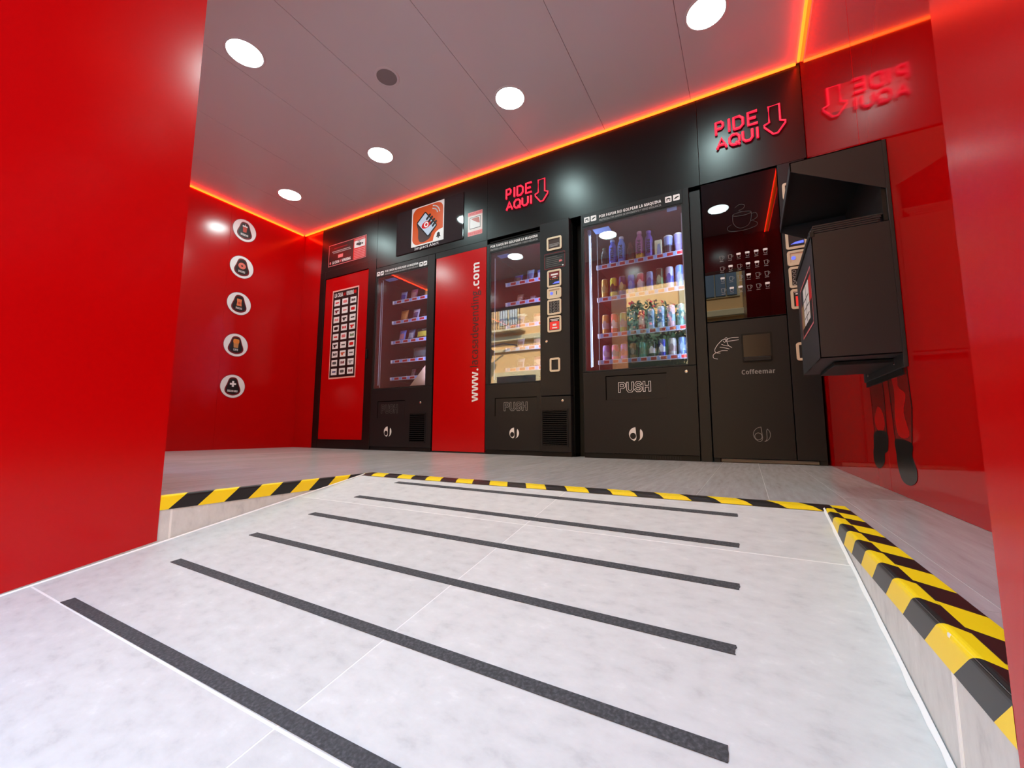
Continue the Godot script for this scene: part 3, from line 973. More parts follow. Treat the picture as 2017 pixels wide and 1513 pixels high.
	area(Vector3(4.036, 1.15, -0.028), Vector2(0.008, 1.0), Vector3(-1, 0, -0.45), Color(0.78, 0.86, 1.0), 0.2, "drinks_tube")
	F = wall_f(0.012)
	warning(c, F, 3.487, 3.922, 1.735, 0)
	picto(c, F, 3.372, 1.728, 0.042, 0); picto(c, F, 3.423, 1.728, 0.042, 1)
	picto(c, F, 3.948, 1.728, 0.042, 0); picto(c, F, 3.999, 1.728, 0.042, 1)
	bx(c, "price_card", 3.43, 3.55, 1.668, 1.671, -0.09, -0.005, M["blue card"])
	bx(c, "price_card", 3.955, 4.018, 1.668, 1.6955, -0.004, -0.002, M["blue card"])
	flap(c, 3.515, 3.915, 0.40, 0.562, 0.012, 3.604, 3.806, 0.455, 0.511, M["white print"])
	emblem(c, F, 3.707, 0.166, 0.046)
	lock(c, 4.036, 0.566, 0.012)
	for k in 16:
		bx(c, "plinth_slot", 3.745 + k * 0.0155, 3.751 + k * 0.0155, 0.008, 0.026, 0.004, 0.0066, M["soft black"])
	_drinks()
	_snacks()
	# ---- coffee machine
	var d := thing("coffee_vending_machine", "black coffee vending machine with a glossy upper front and cup symbols", "vending machine", Vector3(4.45, 0, -0.3), "vending machines in the black wall")
	shell(d, 4.168, 4.735, 0.024, 1.79, -0.7, -0.03)
	# its door hangs slightly ajar, turned about the payment module
	var F4 := Transform3D(Basis.IDENTITY, Vector3(4.592, 0, 0.004)) * Transform3D(Basis(Vector3.UP, 0.0205), Vector3.ZERO) * Transform3D(Basis.IDENTITY, Vector3(-4.592, 0, 0))
	obj(d, "upper_front", box_mesh(4.170, 4.592, 0.870, 1.785, -0.03, 0.0, M["gloss black"], 0.0015), F4)
	obj(d, "lower_front", box_mesh(4.170, 4.592, 0.026, 0.864, -0.03, 0.0, M["machine black"], 0.0015), F4)
	bx(d, "payment_module", 4.596, 4.734, 0.026, 1.797, -0.03, 0.004, M["machine black"], 0.0015)
	for xx in [4.172, 4.70]:
		bx(d, "foot", xx, xx + 0.034, 0.0, 0.026, -0.06, -0.004, M["soft black"])
	bx(d, "pale_gap_strip", 4.21, 4.698, 0.003, 0.021, -0.03, -0.022, mt("gap pale grey", Color(0.55, 0.54, 0.53), 0.5))  # pale grey strip filling the gap between the feet
	F = F4
	# cup drawing in thin grey lines
	strokes(d, "cup_drawing", F, [smooth(vv([4.345, 1.535, 4.345, 1.49, 4.365, 1.455, 4.395, 1.445, 4.43, 1.46, 4.445, 1.50, 4.447, 1.535])), ell(4.396, 1.537, 0.051, 0.012, 20), smooth(vv([4.446, 1.525, 4.472, 1.525, 4.475, 1.495, 4.438, 1.478])), smooth(vv([4.335, 1.478, 4.312, 1.462, 4.325, 1.437, 4.395, 1.428, 4.465, 1.44, 4.475, 1.46, 4.455, 1.476])), smooth(vv([4.36, 1.585, 4.385, 1.60, 4.412, 1.59, 4.405, 1.57, 4.38, 1.562, 4.395, 1.552]))], 0.0022, 0.0004, M["faint print"])
	for i in 6:
		for j in 4:
			var ix := 4.270 + i * 0.0475
			var iy := 1.272 - j * 0.0705
			var solid: bool = (i + j) % 3 == 2 or (i == 3 and j < 2) or (i == 4 and j < 2) or (i == 1 and j == 3)
			var gm: Material = M["white print"] if solid else M["grey print"]
			var cup := strokes(d, "cup_symbol", F, [PackedVector2Array([Vector2(ix - 0.010, iy + 0.013), Vector2(ix - 0.007, iy - 0.012), Vector2(ix + 0.007, iy - 0.012), Vector2(ix + 0.010, iy + 0.013), Vector2(ix - 0.010, iy + 0.013)])], 0.002, 0.0004, M["grey print"])
			if solid:
				poly(cup, "foam", F, rr(ix - 0.012, ix + 0.012, iy + 0.004, iy + 0.017, 0.004, 3), 0.0003, 0.0007, gm)
			else:
				strokes(cup, "cup_ear", F, [ell(ix + 0.012, iy + 0.003, 0.005, 0.006, 10)], 0.0018, 0.0004, gm)
			poly(cup, "caption", F, rect(ix - 0.011, ix + 0.010, iy - 0.023, iy - 0.0205), 0.0003, 0.0006, M["grey print"])
	F = F4
	# delivery window
	var dw := ring_frame(d, "delivery_window", F, 4.352, 4.512, 0.598, 0.775, 0.010, 0.008, -0.002, 0.003, M["machine dark edge"])
	obj(dw, "recess", box_mesh(4.36, 4.504, 0.606, 0.767, -0.001, 0.0005, M["soft black"]), F4)
	obj(dw, "pane", box_mesh(4.362, 4.502, 0.632, 0.765, 0.001, 0.0025, mt("smoked pane", Color(0.09, 0.04, 0.045), 0.3)), F4)
	obj(dw, "sill", box_mesh(4.360, 4.504, 0.604, 0.630, 0.0, 0.010, M["machine black"], 0.003), F4)
	txt(d, "lettering", F, "Coffeemar", 4.345, 4.517, 0.527, 0.556, 0.0004, M["grey print"])
	strokes(d, "hand_drawing", F, [smooth(vv([4.338, 0.757, 4.30, 0.758, 4.272, 0.748, 4.275, 0.738, 4.338, 0.742])), smooth(vv([4.272, 0.748, 4.255, 0.752, 4.235, 0.735, 4.218, 0.715, 4.205, 0.690, 4.212, 0.672, 4.235, 0.668])), smooth(vv([4.262, 0.752, 4.272, 0.762, 4.278, 0.748, 4.262, 0.733, 4.255, 0.742])), smooth(vv([4.275, 0.735, 4.282, 0.712, 4.300, 0.697])), smooth(vv([4.245, 0.722, 4.265, 0.712, 4.285, 0.708])), smooth(vv([4.235, 0.705, 4.262, 0.698, 4.285, 0.690])), smooth(vv([4.215, 0.672, 4.245, 0.682, 4.275, 0.680])), smooth(vv([4.212, 0.672, 4.196, 0.660, 4.197, 0.640, 4.218, 0.632]))], 0.003, 0.0005, M["white print"])
	strokes(d, "emblem", F, logo_polys(4.430, 0.169, 0.043) + [ell(4.412, 0.158, 0.0185, 0.02, 18)], 0.0026, 0.0005, M["grey print"], true)
	Z = 0.004
	payment_frame(d, "display_frame", 4.614, 4.718, 1.565, 1.668, Z, M["brown print"])
	var g2 := payment_frame(d, "card_reader", 4.612, 4.718, 1.252, 1.40, Z, M["black print"])
	poly(g2, "screen_light", wall_f(Z), PackedVector2Array([Vector2(4.636, 1.282), Vector2(4.70, 1.282), Vector2(4.70, 1.298), Vector2(4.66, 1.294)]), 0.003, 0.004, M["screen blue"])
	var g3 := payment_frame(d, "coin_slot", 4.614, 4.718, 1.152, 1.242, Z, M["beige frame"])
	poly(g3, "button_light", wall_f(Z), ell(4.645, 1.198, 0.011, 0.011, 14), 0.003, 0.005, M["screen blue"])
	var g4 := payment_frame(d, "keypad", 4.616, 4.718, 1.018, 1.144, Z, M["black print"])
	keypad(g4, 4.632, 4.702, 1.034, 1.128, Z + 0.003, 3, 4)
	var g5 := payment_frame(d, "contactless_reader", 4.618, 4.718, 0.892, 1.010, Z, M["black print"])
	poly(g5, "screen_light", wall_f(Z), rect(4.642, 4.70, 0.908, 0.968), 0.003, 0.004, M["screen red"])
	polys(g5, "print", wall_f(Z), [rect(4.642, 4.69, 0.978, 0.984), rect(4.636, 4.66, 0.99, 0.996)], 0.003, 0.004, M["white print"])
	payment_frame(d, "coin_return", 4.626, 4.706, 0.590, 0.694, Z, M["soft black"])

# ------------------------------------------------------------------ goods
func col_mat(c: Color, rough := 0.35, metal := 0.0) -> StandardMaterial3D:
	return mt("goods %s %.2f %.1f" % [c.to_html(), rough, metal], c, rough, metal)

func can(x: float, y: float, z: float, h: float, r: float, body: Color, band: Color, label: String, group: String) -> void:
	var t := thing("drink_can", label, "can", Vector3(x, y, z), group)
	var p := Vector3(x, y, z)
	lathe(t, "can_body", p, [[0.0005, 0.001], [r * 0.78, 0.0], [r * 0.84, 0.003], [r, 0.014], [r, h - 0.016], [r * 0.86, h - 0.003]], col_mat(body, 0.28, 0.35), 20)
	lathe(t, "label_band", p, [[r + 0.0004, h * 0.36], [r + 0.0004, h * 0.62]], col_mat(band, 0.3, 0.2), 20)
	poly(t, "print", wall_f(z + r - 0.0011), ell(x - 0.001, y + h * 0.56, r * 0.5, h * 0.17, 14), 0.0, 0.0022, col_mat(band.lightened(0.3) if body.get_luminance() < 0.45 else band.darkened(0.2), 0.35))
	lathe(t, "lid", p, [[r * 0.86, h - 0.003], [r * 0.84, h], [r * 0.78, h], [r * 0.75, h - 0.004], [0.0005, h - 0.004]], M["aluminium"], 20)

func bottle(x: float, y: float, z: float, h: float, r: float, body: Color, low: Color, cap: Color, label: String, group: String, kind := 0) -> void:
	var t := thing("drink_bottle", label, "bottle", Vector3(x, y, z), group)
	var p := Vector3(x, y, z)
	var nk := r * 0.52
	lathe(t, "bottle_body", p, [[0.0005, 0.001], [r * 0.85, 0.0], [r * 0.97, 0.006], [r, 0.015], [r, h * 0.28]], col_mat(low, 0.25), 20)
	lathe(t, "sleeve", p, [[r, h * 0.28], [r * 1.01, h * 0.45], [r, h * 0.68], [r * 0.86, h * 0.78], [nk, h * 0.88], [nk, h * 0.92]], col_mat(body, 0.3), 20)
	lathe(t, "cap", p, [[nk, h * 0.92], [nk * 1.15, h * 0.925], [nk * 1.15, h * 0.99], [nk, h], [0.0005, h]], col_mat(cap, 0.35), 20)
	if kind == 0:
		# bold word running down the sleeve
		txt(t, "print", frame(Vector3(x, y, z + r - 0.0012), Vector3.DOWN, Vector3.RIGHT), "PRIME", -h * 0.68, -h * 0.22, -r * 0.45, r * 0.45, 0.0, M["black print"], true, 0.003)

func tumbler(x: float, y: float, z: float, h: float, r: float, body: Color, mark: Color, label: String, group: String) -> void:
	var t := thing("drink_cup", label, "cup", Vector3(x, y, z), group)
	var p := Vector3(x, y, z)
	lathe(t, "cup_body", p, [[0.0005, 0.001], [r * 0.72, 0.0], [r * 0.74, 0.006], [r, h * 0.93]], col_mat(body, 0.35), 20)
	lathe(t, "lid", p, [[r, h * 0.93], [r * 1.06, h * 0.935], [r * 1.06, h * 0.975], [r * 0.9, h], [0.0005, h]], M["white print"], 20)
	lathe(t, "print_band", p, [[r * 0.80, h * 0.2], [r * 0.895, h * 0.55]], col_mat(mark, 0.35), 20)

func carton(x: float, y: float, z: float, w: float, h: float, body: Color, mark: Color, label: String, group: String) -> void:
	var t := thing("drink_carton", label, "carton", Vector3(x, y, z), group)
	bx(t, "carton_body", x - w, x + w, y, y + h, z - w, z + w, col_mat(body, 0.4), 0.003)
	poly(t, "print", wall_f(z + w), PackedVector2Array([Vector2(x - w * 0.5, y + h * 0.1), Vector2(x + w * 0.9, y + h * 0.2), Vector2(x + w * 0.5, y + h * 0.8), Vector2(x - w * 0.1, y + h * 0.75)]), 0.0, 0.0008, col_mat(mark, 0.4))

func _drinks() -> void:
	var n := 9
	var x0 := 3.455
	var p := 0.585 / n
	var z := -0.095
	var X := func(i: int) -> float: return x0 + p * (i + 0.5)
	var G := "goods in the wide drinks machine"
	var top := " on the top shelf of the drinks machine"
	var y := 1.407 - 0.026
	bottle(X.call(0), y, z, 0.165, 0.024, Color(0.12, 0.2, 0.14), Color(0.1, 0.13, 0.1), Color(0.2, 0.3, 0.2), "short dark green bottle" + top, G)
	bottle(X.call(1), y, z, 0.215, 0.0285, Color(0.22, 0.38, 0.85), Color(0.2, 0.34, 0.8), Color(0.6, 0.7, 0.9), "royal blue bottle" + top, G)
	bottle(X.call(2), y, z, 0.225, 0.0285, Color(0.36, 0.55, 0.92), Color(0.3, 0.5, 0.9), Color(0.85, 0.85, 0.9), "light blue bottle with pale cap" + top, G)
	bottle(X.call(3), y, z, 0.165, 0.024, Color(0.36, 0.12, 0.1), Color(0.55, 0.4, 0.1), Color(0.3, 0.1, 0.1), "short brown bottle with yellow foot" + top, G)
	bottle(X.call(4), y, z, 0.235, 0.0285, Color(0.62, 0.32, 0.55), Color(0.85, 0.68, 0.22), Color(0.8, 0.6, 0.7), "pink bottle with yellow foot" + top, G)
	bottle(X.call(5), y, z, 0.225, 0.0275, Color(0.36, 0.27, 0.66), Color(0.42, 0.34, 0.75), Color(0.5, 0.4, 0.75), "purple bottle" + top, G)
	carton(X.call(6), y, z, 0.024, 0.135, Color(0.85, 0.83, 0.68), Color(0.55, 0.6, 0.75), "cream drink carton" + top, G)
	tumbler(X.call(7), y, z, 0.155, 0.0285, Color(0.55, 0.6, 0.85), Color(0.2, 0.18, 0.25), "pale blue drink cup with dark print" + top, G)
	tumbler(X.call(8), y, z, 0.16, 0.0265, Color(0.66, 0.62, 0.85), Color(0.7, 0.65, 0.9), "pale lilac drink cup" + top, G)
	var rows := [
		[1.16, 0.168, 0.0265, "second shelf", [
			["gold", Color(0.62, 0.46, 0.14), Color(0.66, 0.55, 0.3)], ["yellow and black", Color(0.72, 0.68, 0.1), Color(0.1, 0.1, 0.06)], ["navy blue and gold", Color(0.1, 0.12, 0.35), Color(0.6, 0.5, 0.2)],
			["blue", Color(0.2, 0.34, 0.75), Color(0.3, 0.44, 0.8)], ["red and white", Color(0.62, 0.14, 0.2), Color(0.8, 0.7, 0.7)], ["silver blue", Color(0.5, 0.58, 0.75), Color(0.3, 0.4, 0.7)],
			["dark green", Color(0.1, 0.24, 0.14), Color(0.35, 0.5, 0.3)], ["white and blue", Color(0.72, 0.75, 0.88), Color(0.3, 0.4, 0.75)], ["sky blue", Color(0.45, 0.62, 0.85), Color(0.75, 0.8, 0.9)]]],
		[0.89, 0.168, 0.0265, "third shelf", [
			["amber", Color(0.66, 0.45, 0.2), Color(0.7, 0.6, 0.62)], ["orange red", Color(0.75, 0.25, 0.16), Color(0.72, 0.6, 0.62)], ["leaf green", Color(0.4, 0.55, 0.25), Color(0.5, 0.55, 0.6)],
			["grey and teal", Color(0.5, 0.55, 0.52), Color(0.2, 0.4, 0.38)], ["bright red", Color(0.75, 0.08, 0.1), Color(0.8, 0.5, 0.5)], ["pale blue", Color(0.6, 0.7, 0.85), Color(0.45, 0.58, 0.8)],
			["ice blue", Color(0.66, 0.76, 0.88), Color(0.4, 0.55, 0.75)], ["pink white", Color(0.85, 0.7, 0.75), Color(0.6, 0.7, 0.8)], ["sea green", Color(0.5, 0.66, 0.62), Color(0.3, 0.5, 0.5)]]],
		[0.695, 0.135, 0.0265, "fourth shelf", [
			["lilac", Color(0.6, 0.45, 0.7), Color(0.75, 0.6, 0.75)], ["rose pink", Color(0.78, 0.42, 0.52), Color(0.4, 0.5, 0.6)], ["violet and red", Color(0.55, 0.4, 0.7), Color(0.7, 0.35, 0.4)],
			["bronze", Color(0.55, 0.42, 0.22), Color(0.35, 0.3, 0.2)], ["turquoise", Color(0.3, 0.56, 0.5), Color(0.45, 0.6, 0.5)], ["black and white", Color(0.12, 0.12, 0.12), Color(0.8, 0.78, 0.78)],
			["deep blue and silver", Color(0.16, 0.16, 0.6), Color(0.75, 0.75, 0.8)], ["silver", Color(0.72, 0.7, 0.7), Color(0.6, 0.5, 0.5)], ["steel blue", Color(0.4, 0.5, 0.7), Color(0.6, 0.68, 0.8)]]]]
	for r in rows:
		for i in n:
			var q: Array = r[4][i]
			can(X.call(i), float(r[0]) - 0.026, z, r[1] * (1.0 if i < 6 else 1.06), r[2], q[1], q[2], "%s drink can on the %s of the drinks machine" % [q[0], r[3]], G)

func bag(x: float, y: float, z: float, w: float, h: float, d: float, lean: float, body: Color, mark: Color, label: String, group: String) -> void:
	# pillow bag with crimped ends, leaning on its coil
	var t := thing("snack_bag", label, "snack bag", Vector3(x, y, z), group)
	var nx := 8
	var ny := 10
	var grid := []
	for s in [1.0, -1.0]:
		var g := []
		for j in ny + 1:
			var row := []
			for i in nx + 1:
				var u := float(i) / nx * 2 - 1
				var v := float(j) / ny * 2 - 1
				var puff := pow(maxf(0.0, 1 - pow(absf(v), 4.0)), 0.6) * pow(maxf(0.0, 1 - u * u), 0.55)
				var pinch := 1.0 - 0.10 * (1 - absf(v)) * 1.0
				var crimp := 0.0015 * sin(i * 2.4) * (1.0 if absf(v) > 0.85 else 0.3)
				row.append(Vector3(u * w * 0.5 * pinch, (v * 0.5 + 0.5) * h, s * d * 0.5 * puff + crimp))
			g.append(row)
		grid.append(g)
	var R := Transform3D(Basis(Vector3.RIGHT, lean), Vector3(x, y, z))
	for part in 2:
		var st := new_st()
		st.set_smooth_group(0)
		for s in 2:
			if part == 1 and s == 1:
				continue
			var g: Array = grid[s]
			for j in ny:
				for i in nx:
					if part == 1 and (j < 3 or j > 6 or i < 1 or i > 6):
						continue
					var lift := Vector3(0, 0, 0.0012 if part == 1 else 0.0)
					var a: Vector3 = g[j][i] + lift
					var b: Vector3 = g[j][i + 1] + lift
					var c: Vector3 = g[j + 1][i + 1] + lift
					var e: Vector3 = g[j + 1][i] + lift
					var order := [a, e, c, a, c, b] if s == 0 else [a, b, c, a, c, e]
					for v in order:
						st.add_vertex(v)
		st.generate_normals()
		obj(t, "bag_body" if part == 0 else "print", fin(st, col_mat(body, 0.3, 0.15) if part == 0 else col_mat(mark, 0.35)), R)

func _snacks() -> void:
	var A := "snack bags in the machine beside the red door"
	var P := 0.1
	var x := func(i: float) -> float: return 1.345 + P * (i + 0.5)
	var base := -0.022
	bag(x.call(0.2), 1.465 + base, -0.15, 0.085, 0.13, 0.03, -0.2, Color(0.55, 0.62, 0.85), Color(0.2, 0.22, 0.6), "pale blue snack bag on the top shelf of the first snack machine", A)
	bag(x.call(1.5), 1.465 + base, -0.16, 0.09, 0.14, 0.03, -0.15, Color(0.6, 0.3, 0.42), Color(0.72, 0.5, 0.5), "rose snack bag on the top shelf of the first snack machine", A)
	bag(x.call(3.3), 1.465 + base, -0.15, 0.085, 0.12, 0.03, -0.2, Color(0.72, 0.62, 0.2), Color(0.6, 0.45, 0.2), "mustard snack bag on the top shelf of the first snack machine", A)
	bag(x.call(0.4), 1.26 + base, -0.15, 0.10, 0.14, 0.032, -0.15, Color(0.70, 0.42, 0.16), Color(0.75, 0.5, 0.25), "orange brown snack bag on the second shelf of the first snack machine", A)
	bag(x.call(1.9), 1.26 + base, -0.15, 0.085, 0.135, 0.03, -0.2, Color(0.70, 0.66, 0.75), Color(0.25, 0.22, 0.4), "silver snack bag on the second shelf of the first snack machine", A)
	bag(x.call(0.2), 1.06 + base, -0.15, 0.085, 0.14, 0.03, -0.2, Color(0.4, 0.48, 0.85), Color(0.7, 0.5, 0.6), "blue snack bag on the third shelf of the first snack machine", A)
	bag(x.call(1.4), 1.06 + base, -0.15, 0.085, 0.135, 0.03, -0.18, Color(0.25, 0.32, 0.45), Color(0.6, 0.62, 0.7), "slate blue snack bag on the third shelf of the first snack machine", A)
	bag(x.call(2.9), 1.06 + base, -0.15, 0.16, 0.13, 0.04, -0.1, Color(0.1, 0.12, 0.12), Color(0.72, 0.68, 0.25), "black snack bag with yellow print on the third shelf of the first snack machine", A)
	bag(x.call(2.7), 0.87 + base, -0.15, 0.2, 0.135, 0.045, -0.1, Color(0.24, 0.23, 0.22), Color(0.3, 0.35, 0.36), "wide charcoal snack bag on the fourth shelf of the first snack machine", A)
	bag(x.call(1.3), 0.70 + base, -0.2, 0.05, 0.11, 0.02, -0.2, Color(0.55, 0.3, 0.36), Color(0.6, 0.4, 0.4), "narrow dusty pink snack bag on the lowest shelf of the first snack machine", A)
	# stray cardboard corner in the lower corner of the case
	var cd := poly(self, "cardboard_insert", wall_f(-0.07), PackedVector2Array([Vector2(1.62, 0.60), Vector2(1.80, 0.60), Vector2(1.80, 0.78)]), 0.0, 0.004, mt("card tan", Color(0.72, 0.60, 0.5), 0.7))
	tag(cd, "tan cardboard triangle in the lower corner of the first snack machine", "cardboard")
	var B := "snack bags in the machine with the payment column"
	P = 0.345 / 4.0
	var x2 := func(i: float) -> float: return 2.645 + P * (i + 0.5)
	bag(x2.call(0.4), 1.427 + base, -0.15, 0.08, 0.10, 0.03, -0.2, Color(0.22, 0.22, 0.6), Color(0.4, 0.35, 0.3), "indigo snack bag on the top shelf below the first neon sign", B)
	bag(x2.call(1.7), 1.427 + base, -0.15, 0.07, 0.13, 0.03, -0.2, Color(0.5, 0.58, 0.72), Color(0.3, 0.36, 0.55), "tall silver blue snack bag on the top shelf below the first neon sign", B)
	bag(x2.call(3.0), 1.427 + base, -0.14, 0.09, 0.11, 0.03, -0.2, Color(0.3, 0.35, 0.7), Color(0.75, 0.78, 0.85), "blue and white snack bag on the top shelf below the first neon sign", B)
	bag(x2.call(0.5), 1.255 + base, -0.16, 0.06, 0.11, 0.025, -0.25, Color(0.5, 0.42, 0.38), Color(0.66, 0.58, 0.55), "taupe snack bar on the second shelf below the first neon sign", B)
	bag(x2.call(1.9), 1.255 + base, -0.16, 0.05, 0.075, 0.02, -0.25, Color(0.45, 0.45, 0.5), Color(0.6, 0.6, 0.65), "small grey snack bar on the second shelf below the first neon sign", B)
	bag(x2.call(3.2), 1.255 + base, -0.15, 0.07, 0.12, 0.025, -0.25, Color(0.62, 0.55, 0.5), Color(0.4, 0.35, 0.35), "beige snack bar on the second shelf below the first neon sign", B)
	for k in 3:
		var yy: float = [1.06, 0.87, 0.70][k]
		var nm: String = ["third", "fourth", "lowest"][k]
		bag(x2.call(0.6), yy + base, -0.16, 0.07, 0.11, 0.025, -0.2, Color(0.66, 0.66, 0.75), Color(0.4, 0.3, 0.4), "white snack bag on the %s shelf below the first neon sign" % nm, B)
		bag(x2.call(2.4), yy + base, -0.16, 0.08, 0.12, 0.025, -0.2, [Color(0.6, 0.3, 0.2), Color(0.3, 0.4, 0.3), Color(0.5, 0.2, 0.3)][k], Color(0.7, 0.6, 0.5), "%s snack bag on the %s shelf below the first neon sign" % [["rust", "olive", "plum"][k], nm], B)

# ------------------------------------------------------------------ signs
func neon(ox: float, label: String) -> void:
	var t := thing("neon_sign", label, "neon sign", Vector3(2.89 + ox, 2.09, 0.0), "neon order-here arrow signs")
	var G := {
		"P": [vv([0, 0, 0, 1, 0.5, 1, 0.66, 0.85, 0.66, 0.6, 0.5, 0.45, 0.05, 0.45])],
		"I": [vv([0.1, 0, 0.1, 1])],
		"D": [vv([0, 0.02, 0, 0.98, 0.42, 0.98, 0.66, 0.75, 0.66, 0.25, 0.42, 0.02, 0.0, 0.02])],
		"E": [vv([0.6, 1, 0, 1, 0, 0, 0.6, 0]), vv([0, 0.5, 0.5, 0.5])],
		"A": [vv([0, 0, 0.33, 1, 0.66, 0]), vv([0.14, 0.34, 0.52, 0.34])],
		"Q": [vv([0.2, 0, 0, 0.25, 0, 0.75, 0.2, 1, 0.5, 1, 0.7, 0.75, 0.7, 0.25, 0.5, 0, 0.2, 0]), vv([0.45, 0.22, 0.72, -0.08])],
		"U": [vv([0, 1, 0, 0.25, 0.18, 0, 0.48, 0, 0.66, 0.25, 0.66, 1])]}
	var z := 0.013
	for row in [["P", 2.700, 2.105, 0.082, 0.062], ["I", 2.770, 2.105, 0.082, 0.062], ["D", 2.803, 2.105, 0.082, 0.078], ["E", 2.883, 2.105, 0.082, 0.085], ["A", 2.702, 2.005, 0.068, 0.082], ["Q", 2.775, 2.005, 0.068, 0.078], ["U", 2.850, 2.005, 0.068, 0.078], ["I", 2.923, 2.005, 0.068, 0.062]]:
		var st := new_st()
		for l in G[row[0]]:
			var pts := []
			for q in l:
				pts.append(Vector3(row[1] + ox + q.x * row[4], row[2] + q.y * row[3], z))
			add_tube(st, pts, 0.0082, false, 8)
		obj(t, "letter", fin(st, M["neon red"]))
	var ax := 2.966 + ox
	var ap := []
	for q in vv([0.25, 1, 0.76, 1, 0.76, 0.42, 1.0, 0.36, 0.98, 0.28, 0.62, 0.0, 0.40, 0.0, 0.02, 0.30, 0.0, 0.38, 0.25, 0.44]):
		ap.append(Vector3(ax + q.x * 0.112, 2.0 + q.y * 0.185, z))
	tube(t, "arrow", ap, 0.0058, M["neon red"], true, 8)
	bx(t, "mount", 2.695 + ox, 2.706 + ox, 2.13, 2.143, 0.0, 0.009, M["soft black"])
	bx(t, "mount", 2.988 + ox, 2.999 + ox, 2.155, 2.168, 0.0, 0.009, M["soft black"])
	area(Vector3(2.885 + ox, 2.095, 0.028), Vector2(0.36, 0.16), Vector3(0, 0, 1), Color(1.0, 0.05, 0.12), 0.012, "neon_sign")

func _signs() -> void:
	neon(0.0, "red neon sign with arrow above the machine with the payment column")
	neon(1.578, "red neon sign with arrow above the coffee machine")
	# poster with product logos on the red door
	var z := -0.006
	var F := wall_f(z)
	var p := thing("door_poster", "black poster of small white logo tiles on the red door", "poster", Vector3(0.74, 0.717, z))
	poly(p, "sheet", F, rect(0.537, 0.942, 0.717, 1.67), 0.0, 0.001, mt("poster edge", Color(0.92, 0.66, 0.62), 0.4))
	poly(p, "print_field", F, rect(0.549, 0.930, 0.732, 1.655), 0.001, 0.0016, M["black print"])
	txt(p, "lettering", F, "LA CASA", 0.572, 0.700, 1.592, 1.636, 0.0016, M["white print"])
	txt(p, "lettering", F, "DE", 0.712, 0.742, 1.596, 1.628, 0.0016, M["red print"])
	txt(p, "lettering", F, "VENDING", 0.754, 0.865, 1.592, 1.636, 0.0016, M["white print"])
	poly(p, "print_mark", F, rect(0.870, 0.905, 1.598, 1.632), 0.0016, 0.002, M["red print"])
	var ink := [M["red print"], M["pink print"], M["black print"], M["dark red print"], M["pink print"], M["red print"], M["pink print"], M["black print"], M["black print"], M["black print"], M["red print"], M["red print"], M["red print"], M["pink print"], mt("ink green", Color(0.25, 0.4, 0.15), 0.4), M["black print"], M["dim print"], M["red print"], M["black print"], M["orange print"], M["dim print"], M["dim print"], M["dark red print"], M["grey print"], mt("ink blue", Color(0.15, 0.15, 0.4), 0.4), M["dim print"], M["dark red print"]]
	for r in 9:
		for c in 3:
			var tx := 0.573 + c * 0.124
			var ty := 1.497 - r * 0.0925
			var tl := poly(p, "logo_tile", F, rect(tx, tx + 0.088, ty, ty + 0.066), 0.0016, 0.0022, M["white print"])
			var i := r * 3 + c
			var sh := []
			match i % 4:
				0: sh = [rect(tx + 0.018, tx + 0.072, ty + 0.026, ty + 0.040)]
				1: sh = [rr(tx + 0.014, tx + 0.074, ty + 0.018, ty + 0.048, 0.012, 3)]
				2: sh = [rect(tx + 0.018, tx + 0.034, ty + 0.02, ty + 0.046), rect(tx + 0.038, tx + 0.052, ty + 0.02, ty + 0.042), rect(tx + 0.056, tx + 0.074, ty + 0.02, ty + 0.046)]
				3: sh = [rect(tx + 0.014, tx + 0.074, ty + 0.032, ty + 0.046), rect(tx + 0.024, tx + 0.05, ty + 0.014, ty + 0.032)]
			polys(tl, "logo_print", F, sh, 0.0022, 0.0026, ink[i])
	# security notice
	F = wall_f(0.0)
	var s := thing("security_notice", "dark security notice with camera picture above the red door", "sign", Vector3(0.735, 1.945, 0))
	poly(s, "plate", F, rect(0.445, 1.033, 1.952, 2.196), 0.0, 0.002, M["black print"])
	strokes(s, "border", F, [PackedVector2Array([Vector2(0.449, 1.956), Vector2(1.029, 1.956), Vector2(1.029, 2.192), Vector2(0.449, 2.192)])], 0.006, 0.0026, M["pink print"], true)
	poly(s, "red_field", F, rect(0.838, 1.022, 1.963, 2.186), 0.002, 0.0025, M["red print"])
	poly(s, "picture_field", F, rect(0.850, 1.010, 2.082, 2.158), 0.0025, 0.003, M["white print"])
	polys(s, "camera_picture", F, [PackedVector2Array([Vector2(0.878, 2.115), Vector2(0.885, 2.135), Vector2(0.955, 2.13), Vector2(0.955, 2.105), Vector2(0.935, 2.098)]), rect(0.960, 0.982, 2.108, 2.124), rect(0.918, 0.926, 2.135, 2.152), rect(0.895, 0.95, 2.15, 2.154)], 0.003, 0.0034, M["black print"])
	var pl := [rect(0.855, 1.005, 2.164, 2.180)]
	for k in 6:
		pl.append(rect(0.850, 1.012, 1.968 + k * 0.018, 1.978 + k * 0.018))
	polys(s, "print_lines", F, pl, 0.0025, 0.003, M["pink print"])
	polys(s, "print_lines", F, [rect(0.50, 0.785, 2.108, 2.118), rect(0.52, 0.80, 2.092, 2.100)], 0.002, 0.0025, M["grey print"])
	polys(s, "heading", F, [rect(0.53, 0.74, 2.142, 2.152)], 0.002, 0.0025, M["dark red print"])
	poly(s, "picture_field", F, rect(0.60, 0.678, 2.030, 2.066), 0.002, 0.0025, M["pink print"])
	txt(s, "lettering", F, "LA CASA", 0.512, 0.622, 1.975, 2.006, 0.002, M["white print"])
	txt(s, "lettering", F, "DE", 0.632, 0.655, 1.979, 2.003, 0.002, M["pink print"])
	txt(s, "lettering", F, "VENDING", 0.664, 0.80, 1.975, 2.006, 0.002, M["white print"])
